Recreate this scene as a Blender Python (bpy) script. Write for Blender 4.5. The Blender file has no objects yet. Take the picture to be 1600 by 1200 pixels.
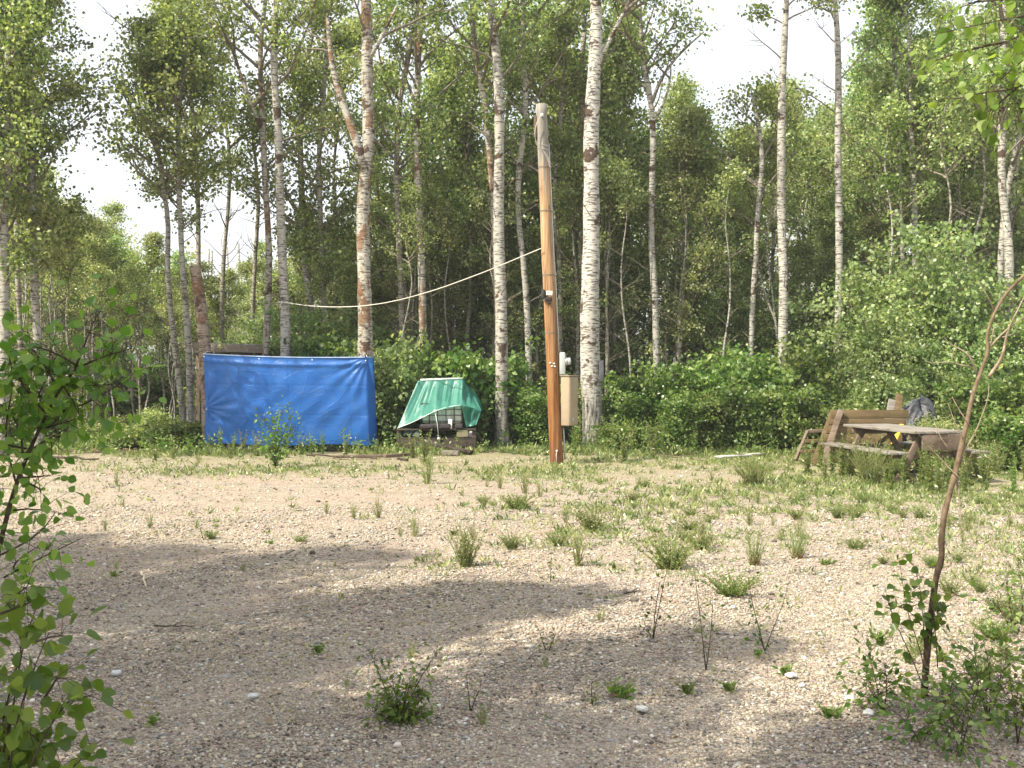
import bpy, math
import numpy as np
from mathutils import Vector

S = bpy.context.scene
COL = S.collection
RNG = np.random.default_rng(11)

# ------------------------------------------------------------------ camera, sky, sun, exposure
FPX, HZ, CAMZ = 1715.0, 579.0, 1.6          # focal length in photo pixels, horizon row, eye height
cam_d = bpy.data.cameras.new("camera"); cam = bpy.data.objects.new("camera", cam_d); COL.objects.link(cam)
cam.location = (0, 0, CAMZ); cam.rotation_euler = (math.radians(90), 0, 0)
cam_d.sensor_width = 36; cam_d.lens = 36 * FPX / 1600
cam_d.shift_y = -(600 - HZ) / 1600
cam_d.clip_start = 0.05; cam_d.clip_end = 2000
cam_d.dof.use_dof = True; cam_d.dof.focus_distance = 20; cam_d.dof.aperture_fstop = 14.0
S.camera = cam

SUN_EL = math.radians(48)
SUN_AZ = Vector((-0.86, -0.51, 0)).normalized()     # towards the sun
sd = bpy.data.lights.new("sun", 'SUN'); sd.energy = 5.0; sd.angle = math.radians(0.6); sd.color = (1.0, 0.915, 0.76)
so = bpy.data.objects.new("sun", sd); COL.objects.link(so)
so.rotation_euler = (-(SUN_AZ * math.cos(SUN_EL) + Vector((0, 0, math.sin(SUN_EL))))).to_track_quat('-Z', 'Y').to_euler()

W = bpy.data.worlds.new("World"); S.world = W; W.use_nodes = True
wt = W.node_tree; wt.nodes.clear()
wo = wt.nodes.new("ShaderNodeOutputWorld"); wa = wt.nodes.new("ShaderNodeAddShader")
b1 = wt.nodes.new("ShaderNodeBackground"); b2 = wt.nodes.new("ShaderNodeBackground")
sky = wt.nodes.new("ShaderNodeTexSky"); sky.sky_type = 'NISHITA'; sky.sun_disc = False
sky.sun_elevation = SUN_EL; sky.sun_rotation = math.atan2(SUN_AZ.x, SUN_AZ.y); sky.dust_density = 4; sky.air_density = 1.0
wt.links.new(sky.outputs[0], b1.inputs[0]); b1.inputs[1].default_value = 0.05
b2.inputs[0].default_value = (0.97, 0.97, 1.0, 1); b2.inputs[1].default_value = 0.56      # thin white cloud veil over the whole sky
wt.links.new(b1.outputs[0], wa.inputs[0]); wt.links.new(b2.outputs[0], wa.inputs[1]); wt.links.new(wa.outputs[0], wo.inputs[0])

S.view_settings.view_transform = 'Standard'; S.view_settings.look = 'None'
S.view_settings.exposure = 0.92; S.view_settings.gamma = 1.0
S.cycles.max_bounces = 8; S.cycles.diffuse_bounces = 7; S.cycles.transmission_bounces = 4; S.cycles.glossy_bounces = 2
S.cycles.sample_clamp_indirect = 4


def at(px, py, Y):
    """photo pixel + distance -> point in the place"""
    return np.array([(px - 800) / FPX * Y, Y, CAMZ + (HZ - py) / FPX * Y])


def gnd(px, py):
    Y = CAMZ * FPX / (py - HZ)
    return np.array([(px - 800) / FPX * Y, Y, 0.0])


# ------------------------------------------------------------------ materials
def mat(name):
    m = bpy.data.materials.new(name); m.use_nodes = True
    nt = m.node_tree; nt.nodes.clear()
    out = nt.nodes.new("ShaderNodeOutputMaterial")
    return m, nt, out


class NT:
    def __init__(s, nt): s.nt = nt
    def n(s, t, **k):
        x = s.nt.nodes.new("ShaderNode" + t)
        for a, b in k.items(): setattr(x, a, b)
        return x
    def l(s, a, b): s.nt.links.new(a, b)
    def coord(s, scale=(1, 1, 1), space='Object'):
        c = s.n("TexCoord"); m = s.n("Mapping"); m.inputs['Scale'].default_value = scale
        s.l(c.outputs[space], m.inputs[0]); return m.outputs[0]
    def noise(s, vec, scale, detail=4, rough=0.5, dist=0):
        x = s.n("TexNoise"); x.inputs['Scale'].default_value = scale; x.inputs['Detail'].default_value = detail
        x.inputs['Roughness'].default_value = rough; x.inputs['Distortion'].default_value = dist
        s.l(vec, x.inputs['Vector']); return x.outputs['Fac']
    def ramp(s, fac, stops, interp='LINEAR'):
        r = s.n("ValToRGB"); cr = r.color_ramp; cr.interpolation = interp
        while len(cr.elements) > 1: cr.elements.remove(cr.elements[-1])
        cr.elements[0].position = stops[0][0]; cr.elements[0].color = col(stops[0][1])
        for p, c in stops[1:]:
            e = cr.elements.new(p); e.color = col(c)
        s.l(fac, r.inputs[0]); return r.outputs[0]
    def mix(s, fac, a, b, mode='MIX'):
        x = s.n("MixRGB", blend_type=mode)
        for i, v in enumerate((fac, a, b)):
            if hasattr(v, 'is_output'): s.l(v, x.inputs[i])
            else: x.inputs[i].default_value = v if i == 0 else col(v)
        return x.outputs[0]
    def math(s, op, a, b=0.0, clamp=False):
        x = s.n("Math", operation=op); x.use_clamp = clamp
        for i, v in enumerate((a, b)):
            if hasattr(v, 'is_output'): s.l(v, x.inputs[i])
            else: x.inputs[i].default_value = v
        return x.outputs[0]
    def bump(s, h, strength=0.5, dist=0.01):
        b = s.n("Bump"); b.inputs['Strength'].default_value = strength; b.inputs['Distance'].default_value = dist
        s.l(h, b.inputs['Height']); return b.outputs[0]
    def bsdf(s, color, rough=0.8, bump=None, spec=0.3, metal=0.0):
        p = s.n("BsdfPrincipled")
        if hasattr(color, 'is_output'): s.l(color, p.inputs['Base Color'])
        else: p.inputs['Base Color'].default_value = col(color)
        if hasattr(rough, 'is_output'): s.l(rough, p.inputs['Roughness'])
        else: p.inputs['Roughness'].default_value = rough
        p.inputs['Specular IOR Level'].default_value = spec; p.inputs['Metallic'].default_value = metal
        if bump is not None: s.l(bump, p.inputs['Normal'])
        return p.outputs[0]


def col(c):
    if hasattr(c, '__len__'): return tuple(c[:3]) + (1,)
    return (c, c, c, 1)


def leaf_mat(name, dark, mid, light, trans=0.45, rough=0.36, spec=0.6):
    m, nt, out = mat(name); N = NT(nt)
    a = N.n("Attribute", attribute_name="tint"); oi = N.n("ObjectInfo")
    c = N.ramp(a.outputs['Fac'], [(0, dark), (0.5, mid), (1, light)])
    hs = N.n("HueSaturation"); N.l(c, hs.inputs['Color'])
    mr = N.n("MapRange"); mr.inputs[3].default_value = 0.485; mr.inputs[4].default_value = 0.515; N.l(oi.outputs['Random'], mr.inputs[0]); N.l(mr.outputs[0], hs.inputs['Hue'])
    mv = N.n("MapRange"); mv.inputs[3].default_value = 0.82; mv.inputs[4].default_value = 1.2; N.l(oi.outputs['Random'], mv.inputs[0]); N.l(mv.outputs[0], hs.inputs['Value'])
    p = N.bsdf(hs.outputs[0], rough, spec=spec)
    tr = N.n("BsdfTranslucent"); tc = N.mix(0.75, hs.outputs[0], (1.35, 1.3, 0.55), 'MULTIPLY'); N.l(tc, tr.inputs[0])
    mx = N.n("MixShader"); mx.inputs[0].default_value = trans
    N.l(p, mx.inputs[1]); N.l(tr.outputs[0], mx.inputs[2]); N.l(mx.outputs[0], out.inputs[0])
    return m


def bark_mat(name, white=(0.37, 0.36, 0.31), grey=(0.21, 0.21, 0.17), patch=(0.13, 0.085, 0.055), amount=0.5, dark_base=1.0, rust=0.0):
    m, nt, out = mat(name); N = NT(nt)
    co = N.coord(); base = N.mix(N.noise(co, 1.6, 3), white, grey)
    base = N.mix(N.math('MULTIPLY', N.noise(N.coord((8, 8, 25)), 1, 4), 0.4), base, (0.50, 0.48, 0.43))
    dash = N.noise(N.coord((7, 7, 42)), 1, 3, 0.6)
    d = N.ramp(dash, [(0.54, 0), (0.60, 1)])
    base = N.mix(N.math('MULTIPLY', d, 0.85), base, (0.07, 0.055, 0.045))
    pa = N.noise(N.coord((2.2, 2.2, 2.6)), 1, 6, 0.66, 0.4)
    lo = 0.635 - 0.15 * amount
    pm = N.ramp(pa, [(lo, 0), (lo + 0.035, 1)])
    pcol = N.mix(N.noise(N.coord((30, 30, 60)), 1, 4), patch, (0.04, 0.033, 0.03))
    base = N.mix(pm, base, pcol)
    if rust > 0:
        rn = N.ramp(N.noise(N.coord((3, 3, 1.4)), 1.3, 6, 0.7), [(0.62 - 0.12 * rust, 0), (0.66 - 0.12 * rust, 1)])
        base = N.mix(N.math('MULTIPLY', rn, 0.8), base, N.mix(N.noise(N.coord((12, 12, 20)), 1, 4), (0.26, 0.125, 0.05), (0.10, 0.06, 0.035)))
    sx = N.n("SeparateXYZ"); N.l(co, sx.inputs[0])
    zz = N.math('ADD', sx.outputs[2], N.math('MULTIPLY', N.noise(co, 3, 3), 1.1))
    lowm = N.ramp(N.math('MULTIPLY', zz, 0.25), [(0.34, dark_base), (0.52, 0)])
    fur = N.noise(N.coord((26, 26, 3.2)), 1, 5, 0.6)
    lowc = N.ramp(fur, [(0.38, (0.05, 0.045, 0.04)), (0.52, (0.20, 0.19, 0.165)), (0.66, (0.42, 0.41, 0.37))])
    base = N.mix(lowm, base, lowc)
    h = N.math('ADD', N.math('MULTIPLY', fur, lowm), N.math('MULTIPLY', d, -0.35))
    h = N.math('ADD', h, N.math('MULTIPLY', pa, 0.5))
    N.l(N.bsdf(base, 0.85, N.bump(h, 0.9, 0.03), 0.15), out.inputs[0])
    return m


def plain(name, a, b, scale=(4, 4, 4), rough=0.8, bumpd=0.004, spec=0.3, detail=6, metal=0.0, lo=0.35, hi=0.65):
    m, nt, out = mat(name); N = NT(nt)
    n = N.noise(N.coord(scale), 1, detail, 0.62)
    c = N.ramp(n, [(lo, a), (hi, b)])
    N.l(N.bsdf(c, rough, N.bump(n, 0.6, bumpd), spec, metal), out.inputs[0])
    return m


def wood_mat(name, a, b, dark, axis=0, rough=0.85, knots=True):
    m, nt, out = mat(name); N = NT(nt)
    sc = [38, 38, 38]; sc[axis] = 1.6
    g = N.noise(N.coord(sc), 1, 6, 0.6, 0.3)
    c = N.ramp(g, [(0.3, a), (0.7, b)])
    st = N.noise(N.coord((3, 3, 3)), 1, 5, 0.7)
    c = N.mix(N.ramp(st, [(0.5, 0), (0.66, 0.8)]), c, dark)
    N.l(N.bsdf(c, rough, N.bump(g, 0.6, 0.004), 0.2), out.inputs[0])
    return m


M = {}
M['leaf_aspen'] = leaf_mat("aspen_leaf", (0.065, 0.115, 0.025), (0.21, 0.275, 0.08), (0.48, 0.53, 0.24), trans=0.5)
M['leaf_back'] = leaf_mat("back_leaf", (0.10, 0.155, 0.05), (0.30, 0.37, 0.14), (0.62, 0.66, 0.38), trans=0.52)
M['leaf_cool'] = leaf_mat("cool_leaf", (0.095, 0.16, 0.055), (0.27, 0.38, 0.14), (0.56, 0.64, 0.36), trans=0.52)
M['leaf_shrub'] = leaf_mat("shrub_leaf", (0.04, 0.10, 0.016), (0.13, 0.22, 0.042), (0.40, 0.48, 0.20), trans=0.5)
M['leaf_near'] = leaf_mat("near_leaf", (0.045, 0.11, 0.012), (0.105, 0.20, 0.026), (0.23, 0.33, 0.065), trans=0.55, rough=0.35, spec=0.6)
M['weed'] = leaf_mat("weed_leaf", (0.075, 0.12, 0.03), (0.18, 0.235, 0.075), (0.38, 0.40, 0.18), trans=0.35)
M['drygrass'] = leaf_mat("dry_grass_blade", (0.22, 0.19, 0.08), (0.33, 0.33, 0.13), (0.50, 0.46, 0.25), trans=0.35)
M['bark'] = bark_mat("aspen_bark", amount=0.3, dark_base=0.6)
M['bark_big'] = bark_mat("old_aspen_bark", white=(0.56, 0.54, 0.48), grey=(0.40, 0.38, 0.34), amount=0.5, dark_base=1.0)
M['bark_mid'] = bark_mat("white_aspen_bark", white=(0.44, 0.42, 0.37), grey=(0.27, 0.27, 0.23), amount=0.45, dark_base=0.8)
M['bark_rust'] = bark_mat("lichen_aspen_bark", white=(0.50, 0.47, 0.40), amount=0.5, dark_base=0.8, rust=0.8)
M['bark_grey'] = bark_mat("grey_bark", white=(0.30, 0.28, 0.23), grey=(0.20, 0.18, 0.14), amount=0.3, dark_base=0.7)
M['bark_brown'] = bark_mat("brown_snag_bark", white=(0.26, 0.19, 0.14), grey=(0.16, 0.12, 0.09), amount=0.5, dark_base=0.3, rust=0.7)
M['twig'] = plain("twig_bark", (0.10, 0.085, 0.06), (0.24, 0.21, 0.16), (20, 20, 20))
M['twig_dark'] = plain("dark_twig_bark", (0.03, 0.022, 0.015), (0.09, 0.065, 0.045), (20, 20, 20))
M['sapling'] = plain("sapling_bark", (0.16, 0.10, 0.055), (0.36, 0.26, 0.16), (30, 30, 14), bumpd=0.003)


# ------------------------------------------------------------------ mesh collector
class MB:
    def __init__(s): s.V = []; s.F = []; s.n = 0; s.T = []; s.C = None
    def add(s, V, F, m=0, tint=0.5):
        V = np.asarray(V, dtype=np.float32).reshape(-1, 3)
        if not isinstance(F, np.ndarray):
            by = {}
            for f in F: by.setdefault(len(f), []).append(f)
            for k, fs in by.items(): s.F.append((np.array(fs, dtype=np.int32) + s.n, m))
        else: s.F.append((F.astype(np.int32) + s.n, m))
        s.V.append(V); s.n += len(V)
        t = np.empty(len(V), np.float32); t[:] = tint; s.T.append(t)
        return s
    def tube(s, P, R, n=8, m=0, cap=True, tint=0.5):
        P = np.asarray(P, float); R = np.broadcast_to(np.asarray(R, float), (len(P),))
        T = np.gradient(P, axis=0); T /= np.linalg.norm(T, axis=1)[:, None] + 1e-9
        a = np.array([1.0, 0, 0]) if abs(T[0][0]) < 0.8 else np.array([0, 1.0, 0])
        rows = []; ang = np.arange(n) * 2 * np.pi / n
        for p, t, r in zip(P, T, R):
            u = a - t * a.dot(t); u /= np.linalg.norm(u) + 1e-9; a = u; v = np.cross(t, u)
            rows.append(p + r * (np.cos(ang)[:, None] * u + np.sin(ang)[:, None] * v))
        V = np.concatenate(rows); F = []
        i = np.arange(n); j = (i + 1) % n
        Q = np.concatenate([np.stack([k * n + i, k * n + j, (k + 1) * n + j, (k + 1) * n + i], 1) for k in range(len(P) - 1)])
        s.add(V, Q, m, tint)
        if cap and n > 3:
            b = s.n - len(V)
            s.F.append((np.array([np.arange(n)[::-1] + b]), m)); s.F.append((np.array([np.arange(n) + b + (len(P) - 1) * n]), m))
        return s
    def box(s, c, size, rot=None, m=0, bevel=0.0, jit=0.0):
        """bevelled box; rot = 3x3 matrix"""
        hx, hy, hz = np.array(size) / 2.0; b = min(bevel, hx * .9, hy * .9, hz * .9)
        if b <= 0:
            V = np.array([[x, y, z] for x in (-hx, hx) for y in (-hy, hy) for z in (-hz, hz)])
            F = [(0, 1, 3, 2), (4, 6, 7, 5), (0, 4, 5, 1), (2, 3, 7, 6), (0, 2, 6, 4), (1, 5, 7, 3)]
        else:
            V = []; 
            for sx in (-1, 1):
                for sy in (-1, 1):
                    for sz in (-1, 1):
                        V += [[sx * hx, sy * (hy - b), sz * (hz - b)], [sx * (hx - b), sy * hy, sz * (hz - b)], [sx * (hx - b), sy * (hy - b), sz * hz]]
            V = np.array(V)
            I = lambda sx, sy, sz, a: ((sx > 0) * 4 + (sy > 0) * 2 + (sz > 0)) * 3 + a
            F = []
            for sx in (-1, 1): F.append([I(sx, -1, -1, 0), I(sx, 1, -1, 0), I(sx, 1, 1, 0), I(sx, -1, 1, 0)][::sx])
            for sy in (-1, 1): F.append([I(-1, sy, -1, 1), I(-1, sy, 1, 1), I(1, sy, 1, 1), I(1, sy, -1, 1)][::sy])
            for sz in (-1, 1): F.append([I(-1, -1, sz, 2), I(1, -1, sz, 2), I(1, 1, sz, 2), I(-1, 1, sz, 2)][::sz])
            for sx in (-1, 1):
                for sy in (-1, 1):
                    F.append([I(sx, sy, -1, 0), I(sx, sy, -1, 1), I(sx, sy, 1, 1), I(sx, sy, 1, 0)][::sx * sy])
                for sz in (-1, 1):
                    F.append([I(sx, -1, sz, 0), I(sx, 1, sz, 0), I(sx, 1, sz, 2), I(sx, -1, sz, 2)][::sx * sz])
            for sy in (-1, 1):
                for sz in (-1, 1):
                    F.append([I(-1, sy, sz, 1), I(-1, sy, sz, 2), I(1, sy, sz, 2), I(1, sy, sz, 1)][::sy * sz])
            for sx in (-1, 1):
                for sy in (-1, 1):
                    for sz in (-1, 1): F.append([I(sx, sy, sz, 0), I(sx, sy, sz, 1), I(sx, sy, sz, 2)][::-sx * sy * sz])
        if jit: V = V + RNG.normal(0, jit, V.shape)
        if rot is not None: V = V @ np.asarray(rot).T
        return s.add(V + np.asarray(c), F, m)
    def beam(s, a, b, w, h, m=0, bevel=0.004, up=(0, 0, 1)):
        """board from a to b, w across, h thick along up"""
        a = np.asarray(a, float); b = np.asarray(b, float); d = b - a; L = np.linalg.norm(d); d /= L
        u = np.asarray(up, float); u = u - d * u.dot(d); u /= np.linalg.norm(u); v = np.cross(u, d)
        return s.box((a + b) / 2, (L, w, h), np.stack([d, v, u], 1), m, bevel)
    def build(s, name, mats, parent=None, smooth=False, loc=None):
        me = bpy.data.meshes.new(name)
        V = np.concatenate(s.V).astype(np.float32)
        me.vertices.add(len(V)); me.vertices.foreach_set('co', V.ravel())
        li = np.concatenate([f.ravel() for f, _ in s.F]).astype(np.int32)
        tot = np.concatenate([np.full(len(f), f.shape[1]) for f, _ in s.F]).astype(np.int32)
        mi = np.concatenate([np.full(len(f), k) for f, k in s.F]).astype(np.int32)
        st = np.zeros(len(tot), np.int32); st[1:] = np.cumsum(tot)[:-1]
        me.loops.add(len(li)); me.loops.foreach_set('vertex_index', li)
        me.polygons.add(len(tot)); me.polygons.foreach_set('loop_start', st)
        me.polygons.foreach_set('material_index', mi)
        if smooth: me.polygons.foreach_set('use_smooth', np.ones(len(tot), bool))
        me.update(calc_edges=True)
        at_ = me.attributes.new('tint', 'FLOAT', 'POINT'); at_.data.foreach_set('value', np.concatenate(s.T))
        if s.C is not None:
            ca = me.attributes.new('stone', 'FLOAT_COLOR', 'POINT'); ca.data.foreach_set('color', s.C.astype(np.float32).ravel())
        for m_ in (mats if isinstance(mats, (list, tuple)) else [mats]): me.materials.append(m_)
        o = bpy.data.objects.new(name, me); COL.objects.link(o)
        if loc is not None: o.location = [float(v) for v in loc]
        if parent is not None: o.parent = parent
        return o


def leaves(mb, C, D, N, L, W, m=0, tint=0.5, shape='quad', fold=0.15):
    """many leaves at once: base points C, directions D, normals N, lengths L, widths W"""
    n = len(C)
    if n == 0: return
    D = D / (np.linalg.norm(D, axis=1)[:, None] + 1e-9)
    Sd = np.cross(N, D); Sd /= np.linalg.norm(Sd, axis=1)[:, None] + 1e-9
    Nn = np.cross(D, Sd)
    L = np.broadcast_to(L, (n,))[:, None]; W = np.broadcast_to(W, (n,))[:, None]
    if shape == 'quad':
        pr = [(0, 0), (.42, .5), (1, 0), (.42, -.5)]
        F = np.array([[0, 1, 2, 3]])
    elif shape == 'blade':
        pr = [(0, .5), (.6, .42), (1, 0), (.6, -.42), (0, -.5)]
        F = np.array([[0, 1, 2, 3, 4]])
    else:
        pr = [(0, 0), (.10, .30), (.32, .5), (.6, .44), (.84, .2), (1, 0), (.84, -.2), (.6, -.44), (.32, -.5), (.10, -.30)]
        F = np.array([[0, 1, 2, 3, 4, 5], [5, 6, 7, 8, 9, 0]])
    k = len(pr); V = np.empty((n, k, 3))
    droop = 0.12 if shape == 'round' else 0.0
    for i, (a, b) in enumerate(pr):
        V[:, i] = C + D * L * a + Sd * W * b + Nn * (abs(b) * 2 * fold * W) - Nn * (droop * a * a * L)
    if shape == 'blade':
        V[:, 1] -= 0; V[:, 2, 2] -= (L[:, 0] * 0.06)
    FF = (np.arange(n)[:, None, None] * k + F[None]).reshape(-1, F.shape[1])
    mb.add(V.reshape(-1, 3), FF, m, np.repeat(np.broadcast_to(tint, (n,)), k))


def unit(rng, n):
    v = rng.normal(size=(n, 3)); return v / (np.linalg.norm(v, axis=1)[:, None] + 1e-9)


def thing(name, label, cat, loc=(0, 0, 0), group=None, rz=0.0, kind=None):
    o = bpy.data.objects.new(name, None); COL.objects.link(o)
    o.empty_display_size = 0.2
    o.location = [float(v) for v in loc]; o.rotation_euler = (0, 0, rz)
    return tag(o, label, cat, group, kind)


def tag(o, label, cat, group=None, kind=None):
    if label: o['label'] = label
    if cat: o['category'] = cat
    if group: o['group'] = group
    if kind: o['kind'] = kind
    return o


KIDS = {}


def kids(o):
    return [c for c in bpy.data.objects if c.parent == o]


def dup(root, loc, rz=0.0, sc=1.0, label=None, group=None, name=None, sz=None, tilt=(0, 0)):
    if root.name not in KIDS: KIDS[root.name] = kids(root)
    r = root.copy(); COL.objects.link(r)
    r.location = [float(v) for v in loc]; r.rotation_euler = (tilt[0], tilt[1], rz); r.scale = (sc, sc, sz or sc)
    if label: r['label'] = label
    if group: r['group'] = group
    for c in KIDS[root.name]:
        k = c.copy(); COL.objects.link(k); k.parent = r
    return r


# ------------------------------------------------------------------ tree growing
def smooth_path(P, step=0.35):
    P = np.asarray(P, float); d = np.r_[0, np.cumsum(np.linalg.norm(np.diff(P, axis=0), axis=1))]
    n = max(3, int(d[-1] / step)); t = np.linspace(0, d[-1], n)
    Q = np.stack([np.interp(t, d, P[:, k]) for k in range(3)], 1)
    for _ in range(2):
        Q[1:-1] = (Q[:-2] + 2 * Q[1:-1] + Q[2:]) / 4
    return Q


def grow_branch(rng, mt, anchors, p0, d, L, r, depth=0, m=1, droop=0.15, kids_n=4, leafy=True):
    n = 5 if depth == 0 else 4
    P = [p0]; dd = d / np.linalg.norm(d)
    for i in range(n):
        dd = dd + rng.normal(0, 0.13, 3) + np.array([0, 0, 0.10 - droop * (i / n)])
        dd /= np.linalg.norm(dd); P.append(P[-1] + dd * L / n)
    P = np.array(P)
    mt.tube(P, np.linspace(r, max(r * 0.25, 0.003), n + 1), 5 if depth == 0 else 3, m, cap=False)
    if leafy: anchors.append((P[-1], L))
    if depth < 1:
        for k in range(kids_n):
            t = rng.uniform(0.3, 1.0); i = min(int(t * n), n - 1); q = P[i] + (P[i + 1] - P[i]) * (t * n - i)
            nd = dd + rng.normal(0, 0.55, 3); nd[2] = nd[2] * 0.6 + 0.15
            grow_branch(rng, mt, anchors, q, nd, L * rng.uniform(0.3, 0.55), r * 0.4, depth + 1, m, droop, 0, leafy)
    elif leafy:
        anchors.append((P[len(P) // 2], L))


def crown_leaves(rng, mc, anchors, per, sig, size, shape='quad', tint_lo=0.0, tint_hi=1.0):
    A = np.array([a for a, _ in anchors])
    if len(A) == 0: return
    cnt = rng.poisson(per, len(A)); idx = np.repeat(np.arange(len(A)), cnt); n = len(idx)
    off = rng.normal(0, 1, (n, 3)) * np.array([sig, sig, sig * 0.75]) * rng.uniform(0.5, 1.3, len(A))[idx][:, None]
    C = A[idx] + off
    N = unit(rng, n); N[:, 2] = np.abs(N[:, 2]) * 0.9 + 0.1
    D = unit(rng, n); D[:, 2] -= 0.35
    clump = rng.uniform(0.15, 0.75, len(A))[idx]
    t = np.clip(clump + rng.normal(0, 0.2, n), tint_lo, tint_hi)
    L = size * rng.uniform(0.75, 1.3, n)
    leaves(mc, C, D, N, L, L * rng.uniform(0.75, 0.95, n), 0, t, shape)


def make_tree(name, label, cat, path, radii, zb, nb, blen, per=14, sig=0.2, size=0.072, loc=(0, 0, 0), seed=1, group=None,
              bark='bark', leafm='leaf_aspen', lean_up=0.55, forks=(), dead=0, top_leafy=True, kn=4, low_dead=5, stub=False, prof='col', sides=10, limb_mat='twig'):
    """path: local points from the base up. Branches start above zb. forks: extra limb polylines (pts, r0)."""
    rng = np.random.default_rng(seed)
    P = smooth_path(path); R = np.interp(P[:, 2], [p[2] for p in path], radii)
    R = R * (1 + 0.25 * np.exp(-np.maximum(P[:, 2], 0) / 0.25))
    root = thing(name, label, cat, loc, group)
    mt = MB(); anchors = []
    Rn = R * (1 + rng.normal(0, 0.035, len(R)))
    mt.tube(P, Rn, sides, 0)
    H = P[-1, 2]
    mains = [P]
    for pts, r0 in forks:
        Q = smooth_path(pts, 0.3); mt.tube(Q, np.linspace(r0, r0 * 0.4, len(Q)), 8, 0); mains.append(Q)
    for k in range(nb):
        Q = mains[0] if (len(mains) == 1 or rng.random() < 0.62) else mains[rng.integers(1, len(mains))]
        z0 = max(zb, Q[0, 2]); z1 = Q[-1, 2]
        if z0 >= z1: continue
        u = rng.random() ** 0.85; z = z0 + (z1 - z0) * u
        p = np.array([np.interp(z, Q[:, 2], Q[:, 0]), np.interp(z, Q[:, 2], Q[:, 1]), z])
        a = rng.uniform(0, 2 * np.pi); f = (z - zb) / max(H - zb, .1)
        pr = {'col': (0.55 + 0.9 * math.sin(math.pi * min(max(f, 0), 1) ** 0.8)) * (1.15 - 0.75 * f), 'cone': 1.2 - 0.95 * f}[prof]
        L = blen * max(pr, 0.2) * rng.uniform(0.6, 1.25)
        up = lean_up + 0.5 * f
        grow_branch(rng, mt, anchors, p, np.array([math.cos(a), math.sin(a), up]), L, 0.012 + 0.014 * L, 0, 1, kids_n=kn)
    for k in range(low_dead):
        z = rng.uniform(min(zb * 0.35, H * .3), zb); a = rng.uniform(0, 2 * np.pi)
        p = np.array([np.interp(z, P[:, 2], P[:, 0]), np.interp(z, P[:, 2], P[:, 1]), z])
        grow_branch(rng, mt, [], p, np.array([math.cos(a), math.sin(a), 0.5]), rng.uniform(0.3, 1.0), 0.012, 0, 1, kids_n=2, leafy=False)
    for k in range(dead):
        z = rng.uniform(zb * 0.8, H); a = rng.uniform(0, 2 * np.pi)
        p = np.array([np.interp(z, P[:, 2], P[:, 0]), np.interp(z, P[:, 2], P[:, 1]), z])
        grow_branch(rng, mt, [], p, np.array([math.cos(a), math.sin(a), 0.7]), rng.uniform(0.6, 1.8), 0.02, 0, 1, kids_n=4, leafy=False)
    mt.build('trunk', [M[bark], M[limb_mat]], root, smooth=True)
    if top_leafy: anchors.append((P[-1], 1.0))
    if anchors and per > 0:
        mc = MB(); crown_leaves(rng, mc, anchors, per * 1.55, sig * 0.85, size * 1.05)
        mc.build('crown', M[leafm], root)
    return root


def straight(rng, H, r0, wob=0.12, lean=0.03):
    n = 7; z = np.linspace(-0.15, H, n); lx, ly = rng.normal(0, lean, 2)
    P = np.stack([lx * z + rng.normal(0, wob, n) * (z > .5), ly * z + rng.normal(0, wob, n) * (z > .5), z], 1)
    return P, np.linspace(r0, r0 * 0.25, n)


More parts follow.
